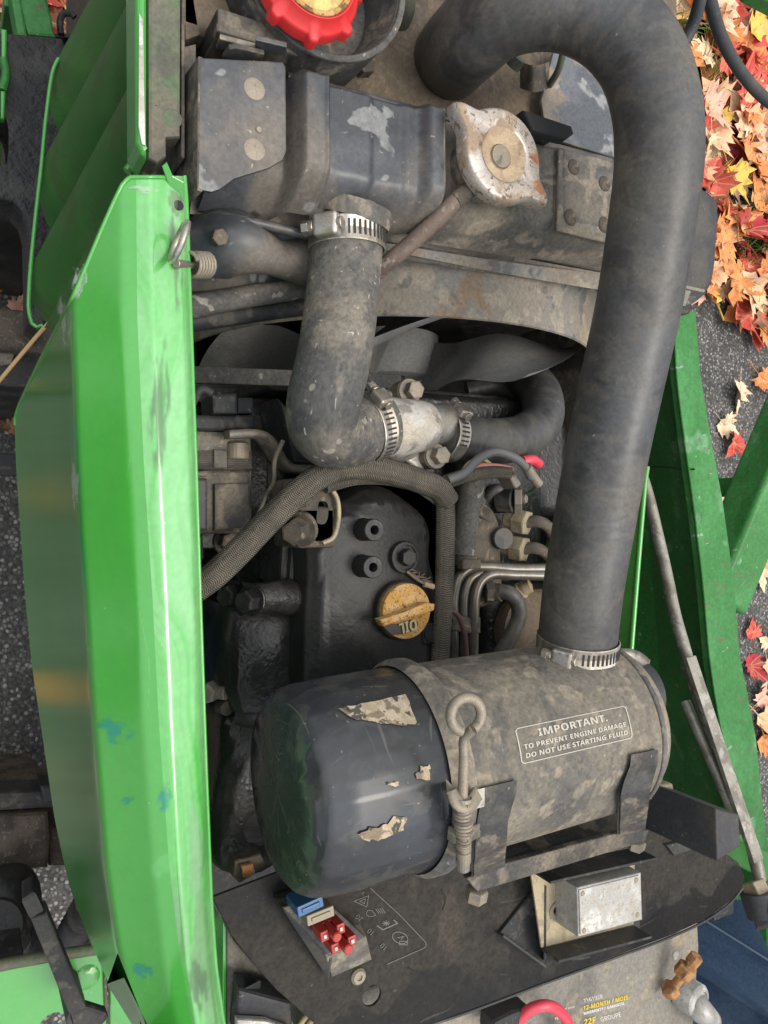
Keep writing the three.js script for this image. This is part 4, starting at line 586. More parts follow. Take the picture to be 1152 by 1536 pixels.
  const p0 = P(270, 562, 0.93), p1 = P(600, 573, 0.93); mk('belt_top_run', boxAlong(p0, p1, 0.006, 0.0125, 0.001, V(0, 1, 0)), M.rubber, b); mk('belt_lower_run', boxAlong(p0.clone().add(V(0, -0.1, 0)), p1.clone().add(V(0, -0.12, 0)), 0.006, 0.0125, 0.001, V(0, 1, 0)), M.rubber, b);
  mk('belt_turn', sweep([p1, p1.clone().add(V(0.03, -0.02, 0)), p1.clone().add(V(0.035, -0.06, 0)), p1.clone().add(V(0, -0.12, 0))], 0.006, 8, 16), M.rubber, b);
}
// ---------------------------------------------------------------- engine
{
  const b = thing('engine_block', 'black oily cast engine block deep in the bay', 'engine block');
  mk('block', box(V(0.36, 0.7, 0.07), 0.3, 0.36, 0.34, { r: 0.02 }), M.cast, b);
  mk('cylinder_head', box(V(0.37, 0.905, 0.06), 0.24, 0.05, 0.33, { r: 0.008 }), M.cast, b);
  mk('sump', box(V(0.36, 0.46, 0.05), 0.24, 0.14, 0.34, { r: 0.03 }), M.black, b);
  mk('front_cover', box(V(0.36, 0.76, -0.105), 0.28, 0.3, 0.012, { r: 0.004 }), M.black, b);
  const fr = thing('frame_rail', 'black chassis rail under the near side of the engine', 'frame rail', 'chassis rails'); mk('rail', box(V(0.2, 0.48, -0.05), 0.03, 0.12, 1.7, { r: 0.004 }), M.black, fr); mk('rail_stay', box(V(0.2, 0.21, 0.5), 0.03, 0.42, 0.04), M.black, fr); mk('rail_stay', box(V(0.2, 0.21, -0.6), 0.03, 0.42, 0.04), M.black, fr);
  const fr2 = fr.clone(); fr2.name = numbered('frame_rail'); fr2.children.forEach((c) => c.position.x += 0.34); tag(fr2, 'black chassis rail under the far side of the engine', 'frame rail', 'chassis rails'); scene.add(fr2); things.push(fr2);
  const bp = thing('belly_pan', 'black tray closing the bottom of the engine bay', 'tray'); mk('pan', box(V(0.37, 0.4, 0.0), 0.44, 0.006, 1.3, { r: 0.002 }), M.black, bp); mk('rear_wall', box(V(0.37, 0.62, 0.3), 0.42, 0.44, 0.008, { r: 0.002 }), M.black, bp); mk('near_wall', box(V(0.148, 0.58, 0.0), 0.004, 0.36, 0.6, { r: 0.001 }), M.black, bp); mk('far_wall', box(V(0.545, 0.68, 0.02), 0.004, 0.5, 0.62, { r: 0.001 }), M.blackDusty, bp); mk('stay', box(V(0.37, 0.2, 0.0), 0.05, 0.4, 0.05), M.black, bp);
}
const cover = thing('valve_cover', 'black crackle-finish valve cover with four bosses', 'valve cover');
{
  const y = 0.985, S = smoothPx([[464, 860], [464, 800], [484, 766], [528, 744], [560, 728], [588, 730], [618, 748], [648, 776], [656, 800], [655, 840], [662, 870], [660, 1000], [656, 1080], [600, 1110], [500, 1110], [464, 1060], [460, 950]], y, 5);
  mk('cover_body', slab(S, 0.075, { bevel: 0.017, seg: 8, crease: 1.2 }), M.cover, cover);
  const base = smoothPx([[452, 860], [450, 790], [470, 742], [520, 716], [570, 708], [620, 730], [668, 770], [676, 860], [680, 1000], [676, 1100], [560, 1130], [455, 1100]], 0.93, 4); mk('cover_flange', slab(base, 0.014, { bevel: 0.003 }), M.cover, cover);
  for (const [x, yy] of [[562, 795], [560, 851]]) { const c = P(x, yy, 1.003), bs = mk('hollow_boss', lathe([[0.011, -0.024], [0.0084, -0.017], [0.0082, -0.0006], [0.0076, 0], [0.0036, 0], [0.0033, -0.0006], [0.0033, -0.012], [0, -0.012]], c, V(0, 1, 0), 32), M.cover, cover); mk('socket', lathe([[0, -0.011], [0.0032, -0.011]], c, V(0, 1, 0), 6), M.dark, bs); }
  const c = P(607, 836, 0.988); const bb = mk('bolt_boss', lathe([[0.0125, -0.01], [0.0125, 0.0005], [0.0118, 0.0015], [0.0098, 0.0015], [0.0094, 0.0005], [0, 0.0005]], c, V(0, 1, 0), 36), M.cover, cover); mk('bolt', hex(c.clone().add(V(0, 0.0006, 0)), V(0, 1, 0), 0.0118, 0.0075, { turn: 0.5 }), M.cover, bb);
  const l = P(645, 950, 0.985); mk('hex_boss', [box(l.clone().add(V(0, -0.006, 0)), 0.017, 0.016, 0.017, { r: 0.003, rot: [0, 0.15, 0] }), lathe([[0.0072, 0], [0.0066, 0.003], [0.0036, 0.003], [0.0032, 0.0015], [0, 0.0015]], l, V(0, 1, 0), 28)], M.cover, cover);
}
{ // oil filler cap
  const c = P(611, 917, 0.998), cap = thing('oil_filler_cap', 'yellow oil filler cap with a finger ridge and upside-down OIL lettering', 'oil cap'), R = 0.0212;
  mk('cap_disc', lathe([[0, 0], [R - 0.0016, 0.0002], [R - 0.0004, -0.0006], [R, -0.002], [R, -0.008], [R * 0.8, -0.012]], c, V(0, 1, 0), 56), M.oil, cap);
  mk('cap_skirt', ring(c.clone().add(V(0, -0.014, 0)), V(0, 1, 0), R + 0.0012, R * 0.6, 0.009, 48), M.oilDark, cap);
  const a = P(571, 932, 1.008), b = P(652, 909, 1.008); mk('grip_ridge', [slab([P(570, 930, 1.0085), P(576, 940, 1.0085), P(612, 929, 1.0095), P(652, 916, 1.0085), P(653, 906, 1.0085), P(640, 904, 1.0085), P(608, 918, 1.0095)], 0.0105, { bevel: 0.0016, seg: 3 })], M.oil, cap);
  mk('oil_film', slab(smoothPx([[574, 936], [596, 936], [620, 929], [628, 936], [616, 948], [598, 952], [585, 950]], 0.9984, 4), 0.0012, { bevel: 0.0003 }), M.oilDark, cap);
  const g = letter('OIL', 0.0066, 0.0008); g.scale(1.05, 1.25, 1); g.rotateX(-Math.PI / 2); g.rotateY(Math.PI + 0.16); const t = P(612, 940, 0.9995); g.translate(t.x, t.y - 0.0006, t.z); mk('lettering', g, M.wireTan, cap);
  const tw = thing('root_debris', 'small frayed brown twig stuck beside the oil cap', 'twig');
  const parts = []; for (let i = 0; i < 14; i++) { const px = 612 + i * 3.2, py = 858 + i * 1.8 + rr(-3, 3); parts.push(sweep([P(px, py, 0.989), P(px + rr(3, 9), py + rr(-4, 7), 0.992), P(px + rr(6, 16), py + rr(-6, 9), 0.989)], 0.0007, 5, 5)); } parts.push(sweep(Ps([[610, 857, 0.99], [630, 872, 0.992], [652, 880, 0.99]]), 0.0014, 6, 10)); mk('twig', parts, M.overflow, tw); mk('twig_knot', sweep(Ps([[636, 876, 0.991], [650, 880, 0.991]]), 0.0024, 6, 4), M.capDust, tw);
}
{ // upper radiator hose and thermostat housing
  const h = thing('radiator_hose', 'thick dusty grey radiator hose bending down from the tank to the engine', 'hose');
  mk('hose', tubePx([[522, 342, 1.047], [519, 380, 1.047], [515, 430, 1.048], [508, 490, 1.05], [498, 550, 1.052], [486, 600, 1.048], [484, 632, 1.038], [498, 650, 1.028], [520, 650, 1.02], [546, 642, 1.014], [574, 636, 1.012]], 0.0238, 32, 90), M.rubber, h);
  const c = P(520, 359, 1.047); clamp(h, c, V(0.02, 0, 1), 0.0242, 0.0145, V(-0.75, 0.6, 0), CL, { slots: 15, side: -1, from: 0.5 });
  const c2 = P(553, 641, 1.013); clamp(h, c2, P(574, 636, 1.012).sub(P(530, 648, 1.017)), 0.0242, 0.012, V(0.1, 0.75, -0.7), CL, { slots: 12, side: 1, from: 0.3 });
  const t = thing('thermostat_housing', 'cast aluminium thermostat housing between the two hoses', 'housing');
  const S = smoothPx([[572, 604], [588, 586], [606, 578], [618, 590], [622, 612], [648, 640], [656, 672], [650, 696], [630, 704], [606, 690], [576, 690], [540, 686], [536, 672], [566, 668], [580, 650]], 0.995, 4);
  mk('flange', slab(S, 0.02, { bevel: 0.003, seg: 3 }), M.alu, t);
  mk('body', [sweep(Ps([[566, 640, 1.008], [590, 642, 1.008], [612, 640, 1.004], [636, 640, 1.0]]), (q) => 0.0235 - 0.0045 * q, 28, 16), lathe([[0.024, -0.03], [0.022, 0.0], [0.016, 0.01], [0, 0.014]], P(602, 648, 0.996), V(0, 1, 0), 32)], M.alu, t);
  mk('outlet', sweep(Ps([[620, 640, 1.003], [668, 636, 0.992]]), 0.0165, 28, 6), M.steel, t);
  mk('base', slab(smoothPx([[520, 690], [600, 700], [655, 704], [640, 720], [580, 714], [520, 704]], 0.97, 4), 0.05, { bevel: 0.004 }), M.alu, t);
  for (const [x, y] of [[600, 591], [639, 686]]) mk('bolt', [rod(P(x, y, 0.99), P(x, y, 0.99).add(V(0, 0.014, 0)), 0.0098, 24), hex(P(x, y, 0.99).add(V(0, 0.014, 0)), V(0, 1, 0), 0.0122, 0.0085, { flange: 0.003, turn: 0.2 })], M.steelDull, t);
  const b = thing('bypass_hose', 'black elbow hose leaving the thermostat housing to the far side', 'hose');
  mk('hose', tubePx([[660, 652, 0.992], [700, 660, 0.985], [745, 662, 0.975], [785, 654, 0.965], [812, 630, 0.955], [812, 595, 0.94], [795, 572, 0.915], [770, 566, 0.88]], 0.0195, 26, 60), M.rubberBlack, b);
  clamp(b, P(670, 653, 0.991), P(700, 660, 0.985).sub(P(650, 649, 0.993)), 0.0199, 0.012, V(0.1, 0.65, -0.75), CL, { slots: 6, from: 0.45 });
}
{ // alternator
  const a = thing('alternator', 'dusty alternator with finned case beside the hood panel', 'alternator'), y = 0.97;
  mk('case', [slabPx([[284, 644], [378, 648], [380, 704], [286, 704]], y, 0.09, { bevel: 0.004 })], M.dust, a);
  mk('rear_cover', [slabPx([[286, 704], [380, 704], [380, 776], [366, 800], [284, 802]], y - 0.002, 0.09, { bevel: 0.005, seg: 3 })], M.blackDusty, a);
  mk('front_ring', [slabPx([[282, 622], [382, 622], [384, 646], [284, 645]], y + 0.006, 0.1, { bevel: 0.003, seg: 3 })], M.black, a);
  mk('connector', [slabPx([[318, 592], [356, 589], [357, 620], [320, 620]], y + 0.012, 0.03, { bevel: 0.002 }), slabPx([[357, 596], [380, 596], [381, 620], [357, 620]], y + 0.006, 0.03, { bevel: 0.002 })], M.black, a);
  mk('bracket_arch', [sweep(Ps([[286, 612, 0.975], [296, 590, 0.985], [304, 584, 0.985], [318, 590, 0.985]]), 0.003, 8, 14)], M.black, a);
  const fins = []; for (let i = 0; i < 9; i++) fins.push(slabPx([[342, 676 + i * 3], [378, 677 + i * 3], [378, 678.4 + i * 3], [342, 677.4 + i * 3]], y + 0.0016, 0.003, { bevel: 0 }), slabPx([[290, 676 + i * 3], [320, 676 + i * 3], [320, 677.4 + i * 3], [290, 677.4 + i * 3]], y + 0.0016, 0.003, { bevel: 0 })); mk('cooling_fins', fins, M.black, a);
  mk('case_rib', slabPx([[321, 674], [341, 675], [341, 702], [321, 702]], y + 0.003, 0.004, { bevel: 0.001 }), M.dust, a);
  mk('cover_rib', slabPx([[288, 708], [310, 706], [312, 714], [288, 714]], y + 0.003, 0.006, { bevel: 0.001 }), M.blackDusty, a); mk('cover_step', slabPx([[322, 726], [376, 724], [376, 790], [322, 796]], y + 0.0025, 0.006, { bevel: 0.002 }), M.blackDusty, a); mk('cover_step', slabPx([[288, 718], [312, 718], [312, 796], [288, 796]], y + 0.003, 0.006, { bevel: 0.002 }), M.plastic, a);
  mk('terminal_nut', hex(P(338, 812, 0.95), V(0, 1, 0), 0.012, 0.01, { washer: 0.003 }), M.iron, a); mk('plug_boot', [slabPx([[288, 804], [306, 802], [308, 836], [300, 850], [288, 852]], 0.965, 0.04, { bevel: 0.004 })], M.plastic, a);
  mk('mount_arm', box(V(0.2, 0.86, -0.02), 0.06, 0.05, 0.1), M.cast, a);
  const s = thing('adjuster_strap', 'cranked steel adjusting strap between alternator and engine', 'strap');
  const prof = Ps([[340, 652, 0.982], [386, 652, 0.982], [402, 664, 0.976], [418, 690, 0.962], [432, 702, 0.958], [460, 704, 0.958], [520, 704, 0.958], [560, 704, 0.955]]);
  mk('strap', [sweep(prof, 0.0085, 16, 40, true, (q) => 1 / Math.max(Math.abs(Math.cos(q)), Math.abs(Math.sin(q)) / 0.36) * 0.9)], M.steelDull, s);
  mk('bolt', [rod(P(356, 664, 0.968), P(356, 664, 0.968).add(V(0, 0, 0.012)), 0.0085, 20), hex(P(356, 668, 0.968), V(0, 0, 1), 0.014, 0.009)], M.steelDull, s);
  single('bare_wire', tubePx([[424, 662, 1.0], [412, 690, 0.985], [410, 724, 0.975], [400, 742, 0.97], [386, 776, 0.965], [380, 800, 0.955]], 0.0017, 8, 30), M.steelDull, 'stripped grey wire hanging in front of the alternator strap', 'wire');
  const blk = single('engine_side_bracket', [slabPx([[418, 596], [470, 660], [560, 690], [560, 704], [440, 694]], 0.93, 0.05, { bevel: 0.004 })], M.black, 'black bracket under the bend of the radiator hose', 'bracket');
}
{ // braided harness
  const h = thing('braided_harness', 'braided tan-grey wiring loom arching over the engine', 'wiring loom');
  const main = [[292, 884, 1.0], [320, 864, 1.0], [360, 826, 1.0], [400, 784, 1.002], [440, 746, 1.006], [480, 714, 1.01], [520, 700, 1.012], [570, 704, 1.012], [620, 718, 1.01], [658, 734, 1.008], [672, 752, 1.006]];
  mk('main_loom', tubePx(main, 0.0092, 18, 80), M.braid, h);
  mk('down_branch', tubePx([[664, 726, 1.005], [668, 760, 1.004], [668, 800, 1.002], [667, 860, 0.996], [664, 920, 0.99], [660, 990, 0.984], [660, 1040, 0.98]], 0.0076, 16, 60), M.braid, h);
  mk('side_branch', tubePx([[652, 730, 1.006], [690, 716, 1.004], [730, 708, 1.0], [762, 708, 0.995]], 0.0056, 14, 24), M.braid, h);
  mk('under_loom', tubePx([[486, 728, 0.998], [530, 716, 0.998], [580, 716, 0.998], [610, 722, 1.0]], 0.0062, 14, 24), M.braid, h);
  mk('black_sleeve', tubePx([[672, 720, 1.01], [696, 710, 1.012], [716, 690, 1.014], [740, 678, 1.014], [766, 684, 1.012], [786, 698, 1.008], [796, 716, 1.005]], 0.0036, 10, 40), M.wireGrey, h);
  mk('connector', tubePx([[790, 700, 1.008], [800, 716, 1.004], [808, 726, 1.002]], (t) => 0.0042, 10, 6), M.steelDull, h);
  mk('pink_wire', tubePx([[674, 728, 1.0], [692, 720, 1.005], [712, 700, 1.004], [740, 698, 1.0], [768, 702, 0.997]], 0.0019, 8, 30), M.wirePink, h);
  mk('yellow_wire', tubePx([[690, 712, 1.006], [704, 694, 1.007], [726, 690, 1.0], [744, 702, 0.998], [770, 704, 0.995]], 0.0015, 8, 30), M.wireYellow, h);
  mk('red_boot', tubePx([[784, 692, 0.99], [798, 690, 0.99], [808, 696, 0.985]], 0.0045, 10, 8), M.wireCable, h);
  mk('loom_clip', box(P(764, 722, 0.985), 0.008, 0.018, 0.012, { r: 0.002, rot: [0, 0.6, 0] }), M.steelDull, h);
}
{ // lifting eye
  const l = thing('lifting_eye', 'dusty steel lifting eye plate bolted under the braided loom', 'lifting eye');
  const y = 0.99; mk('eye_plate', slab([P(438, 806, y), P(446, 742, y), P(462, 734, y), P(486, 728, y), P(500, 738, y), P(508, 760, y), P(506, 796, y), P(494, 814, y), P(470, 814, y)], 0.007, { bevel: 0.0012, holes: [smoothPx([[474, 764], [478, 750], [492, 752], [494, 776], [488, 788], [474, 786]], y, 4)] }), M.iron, l);
  mk('eye_rim', sweep(Ps([[462, 732, 0.995], [488, 727, 0.995], [504, 744, 0.995], [508, 774, 0.995], [500, 806, 0.995], [484, 815, 0.995]]), 0.0019, 8, 30), M.tanBracket, l);
  mk('bolt', [hex(P(452, 792, 0.99), V(-0.6, 0.5, 0.2), 0.016, 0.012, { washer: 0.003 })], M.iron, l); mk('foot', box(P(456, 790, 0.965), 0.03, 0.05, 0.03, { r: 0.003 }), M.iron, l); mk('clip_head', box(P(436, 740, 0.985), 0.02, 0.04, 0.02, { r: 0.006 }), M.iron, l);
}
{ // black manifold on the near side
  const m = thing('manifold', 'black pebbled cast manifold on the near side of the engine', 'manifold');
  mk('flange_arm', [sweep(Ps([[360, 898, 0.962], [400, 896, 0.962], [440, 896, 0.958], [476, 894, 0.95]]), (t) => 0.0125 - 0.0015 * Math.sin(t * 9), 20, 24)], M.cast, m);
  mk('runner', [slabPx([[350, 912], [462, 908], [474, 940], [470, 1060], [440, 1078], [362, 1076], [344, 1040], [342, 960]], 0.952, 0.09, { bevel: 0.008, seg: 4, crease: 1.2 }), slab(smoothPx([[352, 1060], [470, 1060], [470, 1240], [400, 1320], [330, 1310], [336, 1150]], 0.925, 5), 0.12, { bevel: 0.02, seg: 6, crease: 1.2 }), sweep(Ps([[450, 912, 0.95], [446, 990, 0.95], [440, 1060, 0.945]]), 0.008, 12, 12)], M.cast, m);
  mk('bolt', hex(P(378, 900, 0.976), V(-0.75, 0.6, 0), 0.014, 0.01, { washer: 0.002 }), M.cast, m); mk('bolt', hex(P(350, 892, 0.955), V(-0.75, 0.6, 0), 0.013, 0.01, { washer: 0.002 }), M.cast, m);
  mk('web', [slabPx([[440, 770], [452, 766], [458, 880], [432, 884]], 0.955, 0.06, { bevel: 0.004 }), slabPx([[424, 800], [438, 796], [446, 870], [420, 874]], 0.95, 0.05, { bevel: 0.003 })], M.cast, m);
  mk('lower_pipe', [sweep(Ps([[360, 1060, 0.93], [380, 1064, 0.935], [430, 1068, 0.94], [480, 1070, 0.94]]), 0.014, 18, 20), sweep(Ps([[330, 1240, 0.88], [380, 1220, 0.9], [440, 1210, 0.9]]), 0.03, 20, 16)], M.cast, m);
  mk('side_casting', [slab(smoothPx([[318, 1300], [312, 1190], [336, 1120], [352, 1080], [380, 1120], [392, 1300]], 0.88, 4), 0.2, { bevel: 0.02, seg: 4 })], M.iron, m);
  mk('nut', [hex(P(316, 1036, 0.93), V(-0.6, 0.75, 0), 0.014, 0.012), rod(P(308, 1036, 0.925), P(340, 1040, 0.94), 0.005)], M.steelDull, m); mk('stud', [rod(P(330, 1058, 0.92), P(342, 1062, 0.93), 0.006)], M.iron, m);
  const f = thing('oil_filter', 'dark blue oil filter canister deep beside the hood edge', 'filter'); const q = P(308, 968, 0.85); mk('canister', lathe([[0, 0.03], [0.03, 0.028], [0.036, 0.02], [0.036, -0.06], [0, -0.062]], q.clone().add(V(-0.03, 0, 0)), V(-0.1, 1, 0), 30), M.blueCan, f); mk('filter_base', rod(q.clone().add(V(-0.02, -0.1, 0)), q.clone().add(V(-0.022, -0.06, 0)), 0.03), M.cast, f);
}
{ // fuel injection side
  const p = thing('intake_chamber', 'brown domed cast chamber with a flat grey plug on the far side', 'casting');
  mk('chamber', [slab(smoothPx([[700, 760], [720, 752], [740, 758], [752, 776], [757, 800], [758, 840], [756, 900], [700, 910], [698, 830]], 0.968, 4), 0.09, { bevel: 0.011, seg: 6, crease: 1.2 })], M.iron, p);
  mk('plug', [lathe([[0, 0], [0.0088, 0], [0.0094, -0.0006], [0.0094, -0.02]], P(756, 808, 0.975), V(-0.15, 1, 0), 36)], M.plastic, p);
  const v = thing('vent_hose', 'straight black rubber hose standing beside the braided loom', 'hose'); mk('hose', tubePx([[712, 708, 0.985], [706, 740, 0.983], [700, 780, 0.98], [695, 830, 0.976]], 0.0098, 20, 30), M.rubber, v); mk('hose_clip', [ring(P(697, 834, 0.976), V(-0.1, 0, 1), 0.0112, 0.0092, 0.008, 28), box(P(704, 846, 0.985), 0.018, 0.008, 0.008, { r: 0.001 })], M.iron, v);
  const lines = [[[860, 852, 0.99], [815, 853, 0.985], [770, 853, 0.98], [730, 850, 0.978], [705, 852, 0.977], [688, 866, 0.976], [681, 890, 0.974], [679, 930, 0.972], [680, 1000, 0.968], [680, 1030, 0.966]], [[860, 856, 0.984], [810, 858, 0.979], [760, 858, 0.976], [724, 859, 0.975], [705, 868, 0.974], [697, 890, 0.972], [696, 930, 0.97], [696, 1000, 0.966], [696, 1030, 0.964]], [[860, 862, 0.99], [815, 863, 0.986], [770, 862, 0.982], [736, 862, 0.98], [721, 872, 0.979], [713, 892, 0.978], [711, 930, 0.976], [710, 1000, 0.97], [710, 1030, 0.968]]];
  lines.forEach((l, i) => single('injection_line', tubePx(l, 0.0044, 14, 70), M.line, ['steel fuel injection line bending down beside the braided loom', 'middle steel fuel injection line of three', 'steel fuel injection line bending down farthest from the braided loom'][i], 'fuel line', 'fuel injection lines'));
  const c = thing('line_clamp', 'dusty clamp block holding the injection lines together', 'clamp'); mk('block', [slabPx([[676, 922], [708, 926], [710, 952], [678, 946]], 0.977, 0.012, { bevel: 0.002 })], M.iron, c); mk('end_piece', slabPx([[712, 926], [722, 926], [722, 950], [714, 952]], 0.98, 0.018, { bevel: 0.002 }), M.iron, c); mk('screw', lathe([[0.0055, -0.004], [0.0055, 0.0012], [0.002, 0.0012], [0.0018, 0], [0, 0]], P(676, 931, 0.978), V(0, 1, 0), 20), M.iron, c);
  single('maroon_wire', tubePx([[648, 908, 0.99], [664, 914, 0.988], [684, 920, 0.987], [694, 940, 0.985], [699, 970, 0.98], [698, 1010, 0.975]], 0.0022, 8, 30), M.wireMaroon, 'thin maroon wire crossing the injection lines', 'wire');
  const j = [[[792, 790], 0.965, 0], [[790, 832], 0.965, 1]];
  const inj = (cx, cy, y, lab) => { const o = thing('injector_fitting', lab, 'fitting', 'injector fittings'); const a = P(cx - 22, cy - 3, y - 0.008), b = P(cx - 8, cy, y); mk('fitting_nut', [hex(a, b.clone().sub(a), 0.02, 0.012), rod(a.clone().sub(b.clone().sub(a)), a, 0.0095)], M.tanBracket, o); mk('return_pipe', sweep([b, P(cx + 10, cy - 2, y + 0.006), P(cx + 26, cy + 6, y + 0.004), P(cx + 34, cy + 22, y), P(cx + 36, cy + 50, y - 0.02)], 0.0052, 12, 24), M.iron, o); return o; };
  inj(796, 784, 0.968, 'tan hexagon fitting with bent pipe nearest the thermostat hose'); inj(792, 824, 0.968, 'tan hexagon fitting with bent pipe beside the grey plug');
  const g = thing('sensor', 'black sensor with hexagon collar above the fittings', 'sensor'); mk('sensor_body', [rod(P(748, 750, 0.95), P(774, 750, 0.965), 0.0115, 24)], M.black, g); mk('collar', [hex(P(772, 750, 0.964), V(0.8, 0.6, 0), 0.022, 0.006)], M.steelDull, g); mk('tip', rod(P(778, 748, 0.968), P(790, 748, 0.974), 0.004), M.steelDull, g); mk('lead', tubePx([[786, 744, 0.97], [798, 736, 0.98], [806, 726, 1.0]], 0.0016, 6, 12), M.wireGreen, g);
  mk('small_hose', tubePx([[732, 760, 0.94], [734, 742, 0.95], [744, 734, 0.955], [756, 738, 0.955], [764, 748, 0.95]], 0.005, 12, 20), M.rubberBlack, g); mk('sensor_mount', rod(P(748, 750, 0.95).add(V(0, -0.06, 0)), P(750, 750, 0.948), 0.012), M.cast, g);
  const k = thing('fuel_hose', 'thin black fuel hose curving down behind the air cleaner', 'hose'); mk('hose', tubePx([[750, 888, 0.985], [764, 890, 0.99], [776, 904, 0.99], [778, 926, 0.988], [766, 954, 0.985], [752, 980, 0.98], [748, 1010, 0.97], [748, 1040, 0.96]], 0.0066, 14, 44), M.rubberBlack, k); mk('spigot', [rod(P(738, 888, 0.978), P(754, 889, 0.986), 0.0075, 18), hex(P(738, 888, 0.978), V(-0.9, -0.4, 0), 0.017, 0.006)], M.iron, k);
  const f = thing('fuel_filter', 'beige fuel filter canister with a tan fitting below the injection lines', 'filter'); mk('canister', [lathe([[0, 0], [0.03, -0.001], [0.036, -0.006], [0.037, -0.012], [0.034, -0.014], [0.034, -0.09], [0, -0.09]], P(812, 946, 0.972), V(0, 1, 0), 40)], M.deck, f); mk('fitting', [rod(P(768, 898, 0.955), P(784, 884, 0.965), 0.0078, 18), lathe([[0, 0.008], [0.006, 0.006], [0.007, 0], [0.005, -0.004]], P(786, 882, 0.966), V(0.6, 0.7, -0.4), 20)], M.capDust, f);
  const w = thing('pump_body', 'dark cast pump body under the injection lines', 'pump'); mk('body', [box(P(740, 930, 0.9), 0.09, 0.1, 0.08, { r: 0.015 }), box(P(760, 700, 0.88), 0.1, 0.08, 0.1, { r: 0.015 }), box(P(700, 720, 0.92), 0.06, 0.06, 0.06, { r: 0.01 })], M.cast, w); mk('fan_bolt', [hex(P(740, 618, 0.9), V(0, 1, 0), 0.02, 0.014, { washer: 0.003 })], M.iron, w); mk('curved_pipe', sweep(Ps([[700, 586, 0.88], [740, 580, 0.89], [762, 592, 0.89], [766, 622, 0.88], [764, 660, 0.86]]), 0.009, 12, 24), M.rubberBlack, w);
}
// ---------------------------------------------------------------- air cleaner, its hose, mounting and clamp
const AY = 1.08, AZ = 0.158, AR = 0.0612, AX = V(1, 0, 0);
const yaw = -0.03, axis = V(Math.cos(yaw), 0, Math.sin(yaw)).normalize();
const onAxis = (x) => V(x, AY, AZ - (x - 0.3) * 0.0 + Math.sin(yaw) * (x - 0.3));
const ac = thing('air_cleaner', 'dusty cylindrical air cleaner canister with a white-printed warning', 'air cleaner');
{
  mk('canister', lathe([[AR - 0.001, 0], [AR, 0.002], [AR, 0.16], [AR - 0.0015, 0.167], [AR - 0.006, 0.175], [AR - 0.02, 0.181], [0, 0.182]], onAxis(0.25), axis, 96, V(0, -1, 0)), M.dust, ac);
  mk('seam_bead', [ring(onAxis(0.252), axis, AR + 0.0016, AR - 0.002, 0.004, 80), ring(onAxis(0.41), axis, AR + 0.0012, AR - 0.002, 0.004, 80)], M.dust, ac);
  const s0 = P(862, 1000, 1.085), s1 = P(866, 952, 1.092); mk('outlet_stub', [sweep([s0.clone().add(V(-0.002, -0.005, 0.03)), s0, s1], (t) => 0.031 - 0.005 * Math.min(1, t * 1.4), 32, 12)], M.dust, ac);
  const e = P(985, 1075, 1.06); mk('inlet_snout', [sweep([onAxis(0.42).add(V(0, -0.012, -0.012)), onAxis(0.445).add(V(0, -0.012, -0.012)), onAxis(0.468).add(V(0, -0.012, -0.012))], 0.026, 28, 10)], M.plastic, ac);
  // print: one curved sheet hugging the canister
  const mask = canvasMask(1024, 380, (x, w, h) => { x.lineWidth = 9; x.beginPath(); x.roundRect(12, 12, w - 24, h - 24, 34); x.stroke(); x.textAlign = 'center'; x.font = 'bold 104px sans-serif'; x.fillText('IMPORTANT.', w * 0.49, 132); x.font = 'bold 68px sans-serif'; x.fillText('TO PREVENT ENGINE DAMAGE', w / 2, 232, 930); x.fillText('DO NOT USE STARTING FLUID', w / 2, 322, 930);
    x.fillStyle = '#000'; let q = 5; for (let i = 0; i < 1700; i++) { const a = hash(i, 1, 9) * w, b = hash(i, 2, 9) * h, r = 0.6 + 2.6 * hash(i, 3, 9) * hash(i, 4, 9); x.beginPath(); x.arc(a, b, r, 0, 7); x.fill(); } });
  const a0 = P(770, 1105, 1.138), b0 = P(942, 1068, 1.138), xa = a0.x + 0.003, xb = b0.x + 0.002, up = V(0, 1, 0), right = V(0, 0, 1);
  const an = (z) => Math.asin(Math.max(-1, Math.min(1, (z - AZ) / AR))), z0 = P(772, 1096, 1.139).z, z1 = P(785, 1146, 1.14).z;
  const g = grid(24, 12, (u, v) => { const t = an(z0) + (an(z1) - an(z0)) * v, x = xa + (xb - xa) * u; return onAxis(x).addScaledVector(up, Math.cos(t) * (AR + 0.0005)).addScaledVector(right, Math.sin(t) * (AR + 0.0005)); });
  const uv = g.attributes.uv; let mx = 0, my = 0; for (let i = 0; i < uv.count; i++) { mx = Math.max(mx, uv.getX(i)); my = Math.max(my, uv.getY(i)); } for (let i = 0; i < uv.count; i++) uv.setXY(i, uv.getX(i) / mx, 1 - uv.getY(i) / my);
  mk('warning_print', g, print(mask, 0.46, 0.43, 0.37), ac);
}
const cup = thing('dust_cup', 'scratched black dust cup closing the near end of the air cleaner', 'dust cup');
const cupPoint = (x, t, lift = 0) => onAxis(x).add(V(0, Math.cos(t) * (AR + 0.0005 + lift), Math.sin(t) * (AR + 0.0005 + lift)));
